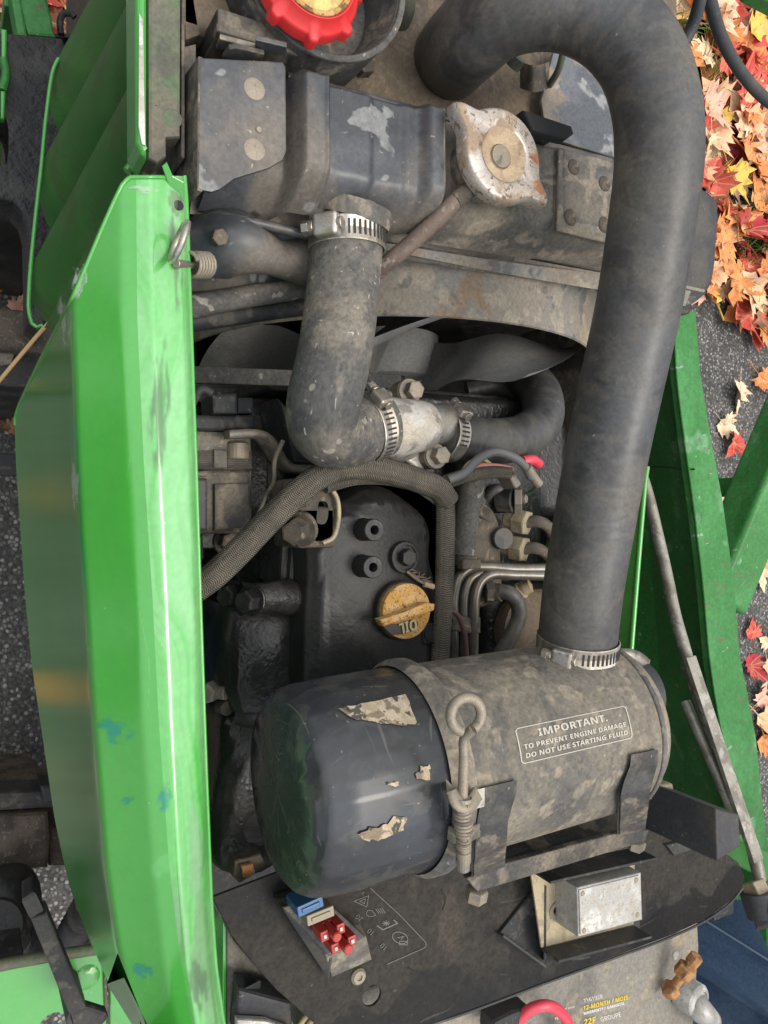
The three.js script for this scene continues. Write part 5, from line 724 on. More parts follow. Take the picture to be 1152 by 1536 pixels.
{
  mk('cup_body', lathe([[0, -0.08], [0.03, -0.0798], [0.046, -0.0792], [0.0515, -0.0777], [0.0555, -0.0745], [0.0584, -0.0695], [0.06, -0.0625], [0.0607, -0.053], [AR, -0.04], [AR + 0.0005, 0], [AR - 0.001, 0.004]], onAxis(0.242), axis, 110, V(0, -1, 0)), M.cup, cup);
  // remnants of a torn paper label stuck to the cup
  const torn = (pts, lift) => { const c = pts.reduce((a, p) => [a[0] + p[0] / pts.length, a[1] + p[1] / pts.length], [0, 0]); const at = (px, py) => { let y = AY + AR; for (let i = 0; i < 14; i++) { const q = P(px, py, y), s = (q.z - onAxis(q.x).z) / AR; y = AY + AR * Math.sqrt(Math.max(0.02, 1 - s * s)); } const q = P(px, py, y), o = onAxis(q.x), d = V(0, q.y - o.y, q.z - o.z).normalize(); return o.addScaledVector(d, AR + 0.0005 + lift); }; const R = []; const n = pts.length, pos = []; const ctr = at(...c), rim = []; const m = 5; for (let i = 0; i < n; i++) for (let k = 0; k < m; k++) { const t = k / m, a = pts[i], b = pts[(i + 1) % n], j = (hash(i * 9 + k, Math.round(c[0]), 4) - 0.5) * 4; rim.push([a[0] + (b[0] - a[0]) * t + j, a[1] + (b[1] - a[1]) * t + j]); }
    const lv = [1, 0.66, 0.33]; for (let r = 0; r < rim.length; r++) { const a = rim[r], b = rim[(r + 1) % rim.length]; for (let l = 0; l < 3; l++) { const f = lv[l], g2 = l < 2 ? lv[l + 1] : 0, w = (p, s) => at(c[0] + (p[0] - c[0]) * s, c[1] + (p[1] - c[1]) * s); const A = w(a, f), B = w(b, f), C = w(b, g2), D = w(a, g2); for (const q of l < 2 ? [A, B, C, A, C, D] : [A, B, C]) pos.push(q.x, q.y, q.z); } }
    const g = new THREE.BufferGeometry(); g.setAttribute('position', new THREE.Float32BufferAttribute(pos, 3)); g.computeVertexNormals(); return g; };
  mk('torn_label', torn([[506, 1064], [540, 1056], [608, 1043], [626, 1086], [604, 1090], [560, 1084], [530, 1080]], 0.0003), M.paperTear, cup);
  mk('torn_label', torn([[536, 1250], [560, 1240], [584, 1236], [592, 1222], [610, 1226], [604, 1244], [578, 1258], [545, 1260]], 0.0003), M.paperTear, cup);
  mk('torn_label', torn([[622, 1166], [630, 1150], [643, 1147], [644, 1170]], 0.0007), M.paperTear, cup);
  mk('torn_label', torn([[580, 1175], [597, 1173], [596, 1178], [581, 1179]], 0.0007), M.paperTear, cup);
}
{
  const k = thing('clamp_band', 'steel clamp band with eye bolt joining the dust cup to the canister', 'clamp band');
  mk('band', lathe([[AR + 0.0006, -0.007], [AR + 0.0018, -0.0085], [AR + 0.0052, -0.003], [AR + 0.0052, 0.003], [AR + 0.0018, 0.0085], [AR + 0.0006, 0.007]], onAxis(0.25), axis, 96, V(0, -1, 0)), M.dust, k);
  const ey = 1.156, e = P(699, 1072, ey + 0.004), a = P(697, 1098, ey), b = P(694, 1196, ey - 0.002), c = P(696, 1250, ey - 0.006), d = P(695, 1304, ey - 0.012);
  const er = 0.0088, eye = []; for (let i = 0; i <= 40; i++) { const t = (i / 40) * 5.5 + 1.95; eye.push(e.clone().add(V(Math.cos(t) * er * 1.12, 0.001 * Math.sin(t), Math.sin(t) * er))); }
  mk('eye_bolt', [sweep(eye, 0.0029, 12), sweep([eye[40].clone(), a.clone().lerp(b, 0.1), a.clone().lerp(b, 0.4), b], 0.0028, 12, 20), lathe([[0.005, 0], [0.0052, 0.002], [0.003, 0.003]], b, b.clone().sub(a), 20)], M.steelDull, k);
  mk('lug', [sweep([P(678, 1186, 1.152), P(688, 1206, 1.156), P(702, 1208, 1.156), P(716, 1190, 1.15)], 0.0042, 10, 16, true, (q) => 1 / Math.max(Math.abs(Math.cos(q)) / 0.3, Math.abs(Math.sin(q)))), slab([P(668, 1170, 1.148), P(686, 1186, 1.152), P(688, 1208, 1.152), P(672, 1200, 1.146)], 0.0015)], M.steelDull, k);
  mk('lug', [sweep([P(674, 1248, 1.14), P(688, 1256, 1.147), P(702, 1252, 1.147), P(718, 1244, 1.14)], 0.0042, 10, 16, true, (q) => 1 / Math.max(Math.abs(Math.cos(q)) / 0.3, Math.abs(Math.sin(q))))], M.steel, k);
  mk('spring', [spring(b.clone().add(V(0, -0.001, 0.003)), c, 0.0044, 0.0011, 9)], M.steelDull, k); mk('threaded_end', [rod(c, d, 0.0036, 16), spring(c.clone().add(V(0, -0.0005, 0.002)), d.clone().add(V(0, 0, -0.004)), 0.0037, 0.0007, 12)], M.steelDull, k);
  mk('band_tail', grid(6, 16, (u, v) => { const q = [[668, 1250], [660, 1268], [652, 1288], [634, 1314]], t = v * 3, i = Math.min(2, Math.floor(t)), f = t - i, px = q[i][0] + (q[i + 1][0] - q[i][0]) * f + u * 24 * (1 - v * 0.5), py = q[i][1] + (q[i + 1][1] - q[i][1]) * f - u * 4; return P(px, py, 1.135 - 0.045 * v + 0.004 * Math.sin(u * 3.1)); }), M.dust, k);
  mk('bare_patch', grid(4, 6, (u, v) => cupPoint(0.2545 + 0.006 * u, -0.06 + 0.16 * v, 0.0052)), M.silver, k);
}
{ // mounting bracket: upright plate behind the canister with two shaped tabs welded over its flank
  const b = thing('air_cleaner_bracket', 'dusty steel bracket with two shaped straps holding the canister', 'bracket');
  const zc = AZ + AR + 0.008, at = (px, py) => PZ(px, py, zc);
  const tL = P(706, 1330, 1.088), tR = P(972, 1254, 1.088);
  mk('base_plate', slab([P(700, 1318, 1.09), P(716, 1338, 1.088), P(968, 1262, 1.088), P(974, 1246, 1.09), P(930, 1248, 1.09), P(740, 1300, 1.09)], 0.005, { bevel: 0.001 }), M.blackDusty, b);
  mk('shelf', slab([P(716, 1310, 1.088), P(964, 1248, 1.088), P(930, 1180, 1.03), P(712, 1220, 1.03)], 0.003, { bevel: 0.0006 }), M.blackDusty, b);
  const strap = (px) => { const rows = px.length; return grid(8, 28, (u, v) => { const t = v * (rows - 1), i = Math.min(rows - 2, Math.floor(t)), f = t - i, L = px[i], R = px[i + 1], a = L[0] + (R[0] - L[0]) * f, c = L[1] + (R[1] - L[1]) * f, py0 = L[2] + (R[2] - L[2]) * f, py1 = L[3] + (R[3] - L[3]) * f, y = L[4] + (R[4] - L[4]) * f; let q = P(a + (c - a) * u, py0 + (py1 - py0) * u, y); for (let n = 0; n < 8; n++) { const dz = (q.z - onAxis(q.x).z) / (AR + 0.003), s = Math.abs(dz) < 1 ? AY + (AR + 0.003) * Math.sqrt(1 - dz * dz) : -9; if (s > q.y) q = P(a + (c - a) * u, py0 + (py1 - py0) * u, s); } return q; }); };
  const fat = (name, rows) => { const g = strap(rows), n = g.clone(); n.translate(0, -0.0025, 0.0005); const edges = []; mk(name, [g, n, ...edges], M.blackDusty, b); };
  fat('strap', [[724, 776, 1182, 1170, 1.1425], [722, 774, 1204, 1192, 1.144], [717, 768, 1224, 1210, 1.142], [714, 762, 1246, 1232, 1.142], [713, 760, 1280, 1266, 1.13], [711, 758, 1300, 1284, 1.112], [711, 757, 1318, 1300, 1.094]]);
  fat('strap', [[947, 987, 1132, 1124, 1.1425], [945, 987, 1150, 1142, 1.144], [936, 982, 1172, 1162, 1.142], [931, 976, 1194, 1184, 1.142], [931, 973, 1220, 1208, 1.13], [930, 970, 1238, 1228, 1.112], [930, 968, 1254, 1244, 1.094]]);
  mk('bolt', hex(P(716, 1334, 1.084), V(0, -0.3, 1), 0.013, 0.008, {}), M.steelDull, b); mk('bolt', hex(P(955, 1262, 1.084), V(0, -0.3, 1), 0.012, 0.006, {}), M.steelDull, b);
  mk('leg', box(V(0.36, 1.035, 0.215), 0.12, 0.07, 0.004, { r: 0.001 }), M.blackDusty, b);
}
{ // long black intake hose
  const h = thing('intake_hose', 'long thick black air hose curving over the far side of the engine bay', 'hose');
  const path = [[864, 985, 1.088], [867, 950, 1.092], [875, 880, 1.1], [890, 790, 1.108], [908, 690, 1.118], [931, 580, 1.128], [957, 460, 1.14], [975, 350, 1.15], [988, 240, 1.158], [984, 160, 1.158], [962, 90, 1.152], [920, 38, 1.144], [862, 8, 1.134], [800, 4, 1.12], [745, 22, 1.1], [700, 62, 1.07], [672, 92, 1.03], [660, 106, 1.0]];
  mk('hose', tubePx(path, 0.0272, 40, 180), M.rubberBlack, h);
  const c = P(866, 968, 1.0905); clamp(h, c, P(870, 930, 1.094).sub(P(863, 990, 1.088)), 0.0276, 0.0125, V(-0.86, 0.5, 0.0), CL, { slots: 14, side: 1, from: 0.45 });
  mk('clamp_tail', sweep([P(925, 984, 1.08), P(945, 984, 1.082), P(960, 990, 1.08), P(972, 1000, 1.076)], 0.0055, 12, 16, true, (q) => 1 / Math.max(Math.abs(Math.cos(q)) / 0.09, Math.abs(Math.sin(q)))), M.steel, h);
}
// ---------------------------------------------------------------- electrical shelf and battery
const PY = 1.0;
const uvFit = (g) => { const uv = g.attributes.uv; let mx = 0, my = 0; for (let i = 0; i < uv.count; i++) { mx = Math.max(mx, uv.getX(i)); my = Math.max(my, uv.getY(i)); } for (let i = 0; i < uv.count; i++) uv.setXY(i, uv.getX(i) / mx, 1 - uv.getY(i) / my); return g; };
function printPx(x0, y0, x1, y1, y, sc, rgb, draw, parent, name) { // flat print on a level face; canvas units are photo pixels times sc
  const mask = canvasMask(Math.round((x1 - x0) * sc), Math.round((y1 - y0) * sc), (x) => { x.scale(sc, sc); x.translate(-x0, -y0); draw(x); });
  return mk(name, quad(P(x0, y1, y), P(x1, y1, y), P(x1, y0, y), P(x0, y0, y)), print(mask, ...rgb), parent);
}
{
  const s = thing('electrical_shelf', 'black plastic shelf plate with rounded end under the air cleaner', 'shelf');
  const out = [[318, 1346], [346, 1402], [378, 1444], [414, 1484], [470, 1534], [500, 1564], [540, 1586], [580, 1578], [630, 1542], [720, 1510], [820, 1472], [930, 1432], [1010, 1402], [1060, 1378], [1098, 1350], [1113, 1332], [1117, 1316], [1108, 1294], [1086, 1278], [1050, 1262], [990, 1230], [960, 1190], [700, 1216], [460, 1292]];
  mk('plate', slab(Ps(out, PY), 0.0028, { bevel: 0.0008, holes: [circlePts(P(558, 1494, PY), 0.0075, 22)] }), M.plate, s);
  mk('edge_trim', sweep(Ps([[600, 1560], [630, 1544], [720, 1512], [820, 1474], [930, 1434], [1010, 1404], [1060, 1380], [1098, 1352], [1114, 1332]], PY - 0.002), 0.0012, 6, 60), M.plastic, s);
  mk('screw', [lathe([[0.0058, -0.001], [0.006, 0.0012], [0.0045, 0.0028], [0.0022, 0.003], [0.002, 0.0018], [0, 0.0018]], P(537, 1464, PY), V(0, 1, 0), 28)], M.steelDull, s);
  mk('twig_mark', [tubePx([[612, 1452, PY], [634, 1464, PY], [648, 1482, PY], [654, 1492, PY]], 0.0006, 5, 16), tubePx([[662, 1334, PY], [668, 1348, PY], [664, 1364, PY]], 0.0006, 5, 12)], M.dark, s);
  mk('stay', [box(P(600, 1380, 0.9).setY(0.89), 0.03, 0.2, 0.03), box(P(980, 1300, 0.9).setY(0.89), 0.03, 0.2, 0.03)], M.black, s);
  printPx(510, 1320, 650, 1460, PY + 0.0006, 6, [0.13, 0.125, 0.115], (x) => {
    x.lineWidth = 1.1; x.lineJoin = 'round'; x.beginPath(); x.moveTo(553, 1332); x.lineTo(636, 1412); x.quadraticCurveTo(642, 1418, 634, 1423); x.lineTo(578, 1447); x.stroke();
    x.beginPath(); x.moveTo(530, 1352); x.lineTo(551, 1344); x.lineTo(548, 1361); x.closePath(); x.stroke(); x.beginPath(); x.moveTo(538, 1352); x.lineTo(546, 1349); x.lineTo(545, 1356); x.closePath(); x.stroke();
    x.beginPath(); x.moveTo(550, 1366); x.quadraticCurveTo(544, 1376, 556, 1376); x.lineTo(561, 1374); x.lineTo(556, 1367); x.closePath(); x.stroke(); for (let i = 0; i < 4; i++) { x.beginPath(); x.moveTo(561 + i * 3.2, 1364 - i * 0.2); x.lineTo(566 + i * 3.2, 1372 - i * 0.2); x.stroke(); }
    x.lineWidth = 1.8; x.beginPath(); x.moveTo(563, 1390); x.lineTo(572, 1397); x.lineTo(594, 1387); x.lineTo(588, 1382); x.stroke(); x.font = 'bold 11px sans-serif'; x.lineWidth = 1.2; for (let i = 0; i < 8; i++) { x.beginPath(); x.moveTo(577, 1387); x.lineTo(577 + 6 * Math.cos(i * 0.785), 1387 + 4.5 * Math.sin(i * 0.785)); x.stroke(); }
    x.beginPath(); x.ellipse(598, 1408, 12, 8, 0.3, 0, 7); x.stroke(); x.beginPath(); x.rect(597, 1413, 12, 5); x.stroke(); x.beginPath(); x.moveTo(594, 1408); x.lineTo(603, 1406); x.lineTo(599, 1411); x.stroke();
    const num = (t, a, b) => { x.save(); x.translate(a, b); x.rotate(Math.PI + 0.72); x.font = '10px sans-serif'; x.fillText(t, -7, 4); x.restore(); }; num('20', 536, 1377); num('10', 553, 1399); num('10', 572, 1421);
  }, s, 'printed_symbols');
}
{
  const b = thing('fuse_block', 'black fuse block with sloping dusty end on the shelf', 'fuse block');
  mk('block', [slabPx([[424, 1362], [478, 1341], [552, 1408], [492, 1436]], 1.022, 0.02, { bevel: 0.0015 })], M.blackDusty, b);
  mk('sloping_end', [slab([P(488, 1433, 1.0225), P(550, 1406, 1.0225), P(558, 1440, 1.0045), P(498, 1466, 1.0045)], 0.012, { bevel: 0.001 })], M.dust, b);
  mk('side_rib', [slab([P(424, 1366, 1.02), P(430, 1362, 1.02), P(498, 1440, 1.02), P(494, 1464, 1.006), P(488, 1458, 1.006)], 0.012, { bevel: 0.001 })], M.plastic, b);
  const bodyM = M.redFuse;
  const fuse = (a, c, m, lab, tall) => { const f = thing('blade_fuse', lab, 'fuse', 'blade fuses'); const A = P(a[0], a[1], 1.028), C = P(c[0], c[1], 1.028), d = C.clone().sub(A), ang = Math.atan2(-d.z, d.x), L = d.length(), mid = A.clone().add(C).multiplyScalar(0.5);
    const turn = (g) => { g.applyMatrix4(new THREE.Matrix4().makeRotationY(ang).setPosition(mid)); return g; }, rb = (w, h, dd, x, y) => { const g = new RoundedBoxGeometry(w, h, dd, 2, 0.0008); g.translate(x, y, 0); return turn(g); };
    if (tall) { const body = mk('fuse_body', [rb(L * 0.34, 0.013, 0.007, -L * 0.34, 0.004), rb(L * 0.34, 0.013, 0.007, L * 0.34, 0.004), rb(L, 0.006, 0.0065, 0, -0.002)], m, f); mk('fuse_pillar', [lathe([[0, 0.0175], [0.0026, 0.0174], [0.0033, 0.0166], [0.0033, -0.004]], mid, V(0, 1, 0), 20)], m, body); mk('blade_tip', [rb(L * 0.16, 0.0012, 0.003, -L * 0.34, 0.0107), rb(L * 0.16, 0.0012, 0.003, L * 0.34, 0.0107)], M.steel, f); }
    else { mk('fuse_body', [rb(L, 0.02, 0.0072, 0, 0.002)], m, f); mk('top_rib', [rb(L * 0.7, 0.0016, 0.003, 0, 0.0122)], m, f); }
  };
  fuse([436, 1357], [474, 1340], M.blueFuse, 'blue blade fuse at the end of the fuse block', false);
  fuse([450, 1370], [490, 1354], M.tanFuse, 'beige blade fuse beside the blue fuse', false);
  fuse([472, 1396], [507, 1380], M.redFuse, 'red blade fuse next to the beige fuse', true);
  fuse([488, 1414], [524, 1398], M.redFuse, 'red blade fuse next to the sloping end of the fuse block', true);
}
{ // regulator in its channel
  const r = thing('regulator', 'silver regulator box in a black steel channel on the shelf', 'regulator'), y = 1.018;
  mk('channel_base', slab([P(826, 1322, y + 0.024).setY(y), P(986, 1286, y + 0.024).setY(y), P(978, 1404, y + 0.02).setY(y), P(838, 1441, y + 0.02).setY(y)], 0.0022, { holes: [circlePts(P(834, 1366, y), 0.0035, 14)] }), M.tanBracket, r);
  mk('hole_ring', ring(P(834, 1366, y), V(0, 1, 0), 0.0072, 0.0036, 0.001, 24), M.steelDull, r);
  const wall = (a, b, h, nm) => { const A = P(a[0], a[1], y + h).setY(y), B = P(b[0], b[1], y + h).setY(y); mk(nm, slab([A, B, B.clone().setY(y + h), A.clone().setY(y + h)], 0.0022, { dir: V(0, 0, -1) }), M.black, r); };
  wall([826, 1322], [986, 1286], 0.024, 'channel_flange'); wall([838, 1441], [978, 1404], 0.02, 'channel_flange');
  mk('end_plate', slab([P(816, 1328, y), P(815, 1440, y), P(813, 1440, PY), P(813, 1330, PY)], 0.002, { dir: V(-1, 0.1, 0) }), M.black, r);
  mk('box', [slab([P(866, 1332, 1.044), P(962, 1309, 1.044), P(964, 1380, 1.044), P(868, 1406, 1.044)], 0.027, { bevel: 0.0014, seg: 3 })], M.silver, r);
  mk('box_lid', [slab([P(869, 1335, 1.0452), P(959, 1313, 1.0452), P(961, 1377, 1.0452), P(871, 1402, 1.0452)], 0.0016, { bevel: 0.0006 })], M.silver, r); for (const [px, py] of [[874, 1340], [954, 1320], [956, 1372], [876, 1396]]) mk('box_screw', lathe([[0, 0.0008], [0.0016, 0.0007], [0.0022, 0]], P(px, py, 1.0452), V(0, 1, 0), 14), M.steelDull, r); mk('channel_rivet', lathe([[0, 0.0012], [0.002, 0.001], [0.003, 0]], P(898, 1308, y), V(0, 1, 0), 14), M.steelDull, r);
  mk('foot', [slabPx([[748, 1402], [812, 1448], [818, 1444], [818, 1330], [806, 1330]], PY + 0.0035, 0.003)], M.black, r); mk('foot_lip', [boxAlong(P(750, 1400, PY + 0.004), P(814, 1446, PY + 0.004), 0.002, 0.009, 0.0005, V(1, 0, 0))], M.plastic, r);
  mk('stay', [slabPx([[830, 1340], [960, 1310], [960, 1390], [830, 1420]], y - 0.0026, 0.014)], M.black, r);
}
{ // relay standing upright
  const r = thing('relay', 'black box relay standing upright at the end of the shelf', 'relay'), T = Ps([[1074, 1213], [1109, 1222], [1111, 1270], [1076, 1292]], 1.094);
  mk('case', slab(T, 0.079, { bevel: 0.0016, seg: 3 }), M.plastic, r);
  mk('socket', slab(T.map((p) => { const c = T.reduce((a, q) => a.add(q), V()).multiplyScalar(0.25); return p.clone().lerp(c, 0.06).setY(1.0145); }), 0.012, { bevel: 0.001 }), M.black, r);
  for (let i = 0; i < 4; i++) { const p = T[0].clone().lerp(T[3], 0.12 + i * 0.25).setY(1.0155).add(V(-0.004, 0, 0)); mk('terminal_tab', box(p, 0.004, 0.002, 0.006, { r: 0.0004 }), M.silver, r); }
  const m = canvasMask(360, 200, (x) => { x.lineWidth = 3; x.strokeRect(20, 20, 320, 160); x.beginPath(); x.moveTo(200, 20); x.lineTo(200, 180); x.moveTo(60, 60); x.lineTo(150, 60); x.moveTo(100, 60); x.lineTo(100, 140); x.moveTo(60, 140); x.lineTo(110, 110); x.stroke(); for (let i = 0; i < 5; i++) x.fillRect(215, 45 + i * 26, 90 + (i * 37) % 30, 5); });
  const q = (a, f, y) => a.clone().lerp(T[1], f).setY(y).add(V(0, 0, -0.0006)); mk('printed_diagram', quad(q(T[0], 0.94, 1.085), q(T[0], 0.94, 1.03), q(T[0], 0.06, 1.03), q(T[0], 0.06, 1.085)), print(m, 0.12, 0.12, 0.12), r);
  mk('mounting_foot', [slabPx([[1000, 1268], [1030, 1260], [1046, 1272], [1012, 1284]], PY + 0.004, 0.004, { bevel: 0.001 })], M.black, r); mk('bracket', [slabPx([[975, 1180], [1010, 1176], [1012, 1192], [978, 1200]], 1.03, 0.03, { bevel: 0.002 })], M.tanBracket, r);
}
{ // battery
  const b = thing('battery', 'grey dusty battery under the shelf with yellow and white warranty print', 'battery'), y = 0.955;
  mk('case', slab(Ps([[470, 1500], [700, 1440], [1048, 1382], [1050, 1420], [1040, 1560], [1034, 1700], [480, 1700]], y), 0.2, { bevel: 0.004, seg: 3 }), M.battery, b);
  mk('vent_plug', lathe([[0, 0.002], [0.004, 0.0018], [0.005, 0]], P(1012, 1432, y), V(0, 1, 0), 18), M.silver, b);
  const rot = (x, a, bb, f, sz, t) => { x.save(); x.translate(a, bb); x.rotate(-0.25); x.font = f + ' ' + sz + 'px sans-serif'; x.fillText(t, 0, 0); x.restore(); };
  printPx(740, 1470, 960, 1560, y + 0.0008, 6, [0.62, 0.6, 0.55], (x) => { rot(x, 870, 1507, '', 8, 'TY61928'); rot(x, 869, 1524, 'bold', 6, 'WARRANTY / GARANTIE'); rot(x, 896, 1534, '', 9, 'GROUPE'); rot(x, 826, 1521, '', 5, 'matériel pour'); rot(x, 826, 1532, 'bold', 5, 'FE'); }, b, 'white_print');
  printPx(740, 1470, 960, 1560, y + 0.0009, 6, [0.62, 0.45, 0.03], (x) => { rot(x, 868, 1518, 'bold italic', 8.6, '12-MONTH / MOIS'); rot(x, 869, 1540, 'bold italic', 12, '22F'); }, b, 'yellow_print');
  const t = thing('battery_clamp', 'battered lead battery clamp with rusty bolt on its post', 'battery terminal');
  const c = P(1022, 1486, y), ud = V(0.12, 1, 0.06).normalize(); mk('post_ring', [lathe([[0.0105, -0.002], [0.0165, 0.0], [0.0165, 0.019], [0.0145, 0.0215], [0.011, 0.022], [0.0105, 0.0205], [0.0, 0.0205]], c, ud, 36)], M.silver, t);
  mk('clamp_arm', [sweep([c.clone().add(V(0.006, 0.012, 0.008)), P(1048, 1512, y + 0.02), P(1068, 1530, y + 0.014)], (q) => 0.0135 - 0.004 * q, 18, 14)], M.silver, t);
  const b0 = P(1022, 1462, y + 0.018), b1 = P(1046, 1434, y + 0.03); mk('rusty_bolt', [rod(P(1006, 1486, y + 0.012), b1, 0.0045, 14), hex(b0, b1.clone().sub(b0), 0.016, 0.012), rod(b0.clone().lerp(b1, 0.6), b1, 0.0065, 10)], M.rust, t); mk('rusty_nut', [hex(P(1008, 1488, y + 0.012), P(1000, 1474, y).sub(P(1020, 1500, y)), 0.015, 0.009)], M.rust, t);
  const k = thing('battery_cable', 'bright red battery cable with black boot crossing the battery', 'cable'); mk('cable', tubePx([[760, 1548, 0.972], [778, 1530, 0.978], [796, 1514, 0.984], [818, 1508, 0.988], [838, 1516, 0.986], [852, 1534, 0.982], [862, 1570, 0.975]], 0.0048, 12, 40), M.wireCable, k); mk('boot', [slabPx([[742, 1534], [770, 1520], [796, 1512], [802, 1526], [776, 1548], [740, 1556]], 0.982, 0.022, { bevel: 0.004 })], M.black, k);
}
{ // left of the battery, under the shelf
  const w = thing('bay_side_wall', 'dusty grey wall with green edge beside the battery', 'wall panel'); mk('panel', slabPx([[340, 1392], [352, 1412], [420, 1490], [470, 1600], [340, 1620]], 0.94, 0.02, { bevel: 0.002 }), M.battery, w); mk('green_edge', slabPx([[334, 1380], [340, 1392], [340, 1560], [334, 1560]], 0.945, 0.1, { bevel: 0.001 }), M.green, w); mk('rust_patch', slabPx([[408, 1480], [432, 1500], [428, 1508], [402, 1496]], 0.943, 0.006), M.rust, w);
  const c = thing('fuse_cover', 'loose black plastic cover below the shelf corner', 'cover'); mk('cover_top', slab([P(358, 1486, 0.968), P(438, 1508, 0.968), P(440, 1560, 0.96), P(352, 1560, 0.96)], 0.02, { bevel: 0.003 }), M.plastic, c); mk('cover_side', slab([P(346, 1506, 0.955), P(357, 1488, 0.966), P(352, 1560, 0.958), P(344, 1560, 0.95)], 0.02, { bevel: 0.002 }), M.black, c); mk('cover_lip', slabPx([[356, 1530], [400, 1532], [438, 1545], [436, 1580], [356, 1570]], 0.972, 0.008, { bevel: 0.002 }), M.silver, c);
  const y = thing('yellow_wire_bundle', 'bundle of tan-yellow wires under the shelf corner', 'wires'); for (let i = 0; i < 5; i++) mk('wire', tubePx([[470 + i * 9, 1512 + i * 6, 0.965], [452 + i * 10, 1534 + i * 4, 0.968], [440 + i * 12, 1570, 0.965]], 0.0022, 8, 14), i === 3 ? M.silver : M.wireTan, y);
  const g = thing('rusty_bracket', 'rusty flaking bracket in the gap below the dust cup', 'bracket'); mk('bracket', [slabPx([[352, 1292], [392, 1282], [402, 1300], [360, 1326], [350, 1316]], 0.98, 0.016, { bevel: 0.002 })], M.iron, g); mk('bracket_tab', [slabPx([[362, 1300], [380, 1296], [384, 1312], [366, 1318]], 0.986, 0.005, { bevel: 0.001 })], M.rust, g);
}
// ---------------------------------------------------------------- far side: bodywork, loader frame, pipes, hoses, person
{
  const h = thing('far_hood_panel', 'thin green edge of the far hood panel beside the air hose', 'hood panel');
  const top = Ps([[971, 700], [968, 720], [966, 740], [956, 860], [946, 985], [940, 1060]], 1.035), sheet = grid(50, 12, (u, v) => { const t = u * (top.length - 1), i = Math.min(top.length - 2, Math.floor(t)), p = top[i].clone().lerp(top[i + 1], t - i); p.y -= v * (0.02 + 0.1 * ss(0, 0.6, u)); return p; });
  mk('panel', sheet, M.green, h); mk('top_edge', sweep(top, 0.0022, 8, 40), M.green, h); mk('cut_out', slab([P(938, 880, 1.02), P(944, 872, 1.02), P(946, 900, 1.018), P(938, 920, 1.015)].map((p) => p.add(V(-0.004, 0, 0))), 0.001, { dir: V(-1, 0.2, 0) }), M.dark, h);
  mk('panel_foot', slab([top[0].clone().add(V(0.001, -0.2, 0)), top[5].clone().add(V(0.001, -0.2, 0)), top[5].clone().add(V(0.001, -0.62, 0)), top[0].clone().add(V(0.001, -0.62, 0))], 0.004, { dir: V(-1, 0, 0) }), M.black, h);
}
{ // loader mast: pale green capping rail over a dark green inner plate
  const l = thing('loader_mast', 'long green loader frame rail over a dark green inner plate', 'loader frame'), X = 0.85;
  const st = [[1012, 470, 1043, 466], [1016, 560, 1050, 556], [1028, 660, 1066, 656], [1042, 760, 1084, 752], [1056, 880, 1100, 870], [1066, 990, 1110, 985], [1080, 1080, 1128, 1076], [1090, 1130, 1134, 1110], [1096, 1200, 1142, 1190], [1102, 1290, 1154, 1284], [1106, 1350, 1160, 1344]];
  const L = st.map(([a, b]) => PX(a, b, X)), R = st.map(([, , c, d], i) => P(c, d, L[i].y));
  const lerpA = (A, u) => { const t = u * (A.length - 1), i = Math.min(A.length - 2, Math.floor(t)); return A[i].clone().lerp(A[i + 1], t - i); };
  mk('capping_rail', [grid(60, 4, (u, v) => lerpA(L, u).lerp(lerpA(R, u), v)), grid(60, 2, (u, v) => lerpA(L, u).add(V(0, -0.012 * v, 0))), grid(60, 2, (u, v) => lerpA(R, u).add(V(0, -0.03 * v, 0)))], M.greenFaded, l);
  mk('inner_plate', grid(60, 10, (u, v) => lerpA(L, u).add(V(0.016 + 0.16 * v, -0.006 - 0.5 * v, 0))), M.greenPlate, l);
  mk('edge_bead', sweep(L.map((p) => p.clone().add(V(0, -0.001, 0))), 0.002, 6, 80), M.greenFaded, l);
  mk('seam', sweep([0, 0.25, 0.5, 0.75, 1].map((t) => PX(960 + t * 82, 702 - 2 * Math.sin(t * 5), X + 0.002)), 0.0012, 5, 12), M.dark, l);
  mk('outer_plate', grid(30, 3, (u, v) => lerpA(R, u).add(V(0, -0.03 - 0.5 * v, 0))), M.greenPlate, l);
  mk('mast_foot', [box(V(0.88, 0.14, -0.1), 0.06, 0.28, 0.12), box(V(0.88, 0.14, 0.3), 0.06, 0.28, 0.12)], M.greenPlate, l);
  const a = thing('loader_boom', 'square green loader arm slanting down outside the frame', 'loader arm'), p0 = P(1215, 560, 0.52), p1 = P(1072, 905, 0.46); mk('arm_tube', boxAlong(p0, p1, 0.085, 0.1, 0.012, V(0, 1, 0)), M.greenFaded, a); mk('arm_stay', boxAlong(p0.clone().lerp(p1, 0.5), p0.clone().lerp(p1, 0.5).setY(0), 0.04, 0.04), M.greenPlate, a);
  const c = thing('corner_rail', 'green rail end crossing above the leaf drift', 'rail'), q0 = P(1120, -22, 0.7), q1 = P(1170, -2, 0.7); mk('rail', boxAlong(q0, q1.clone().add(V(0.7, 0, 0.02)), 0.03, 0.04, 0.006), M.greenFaded, c);
}
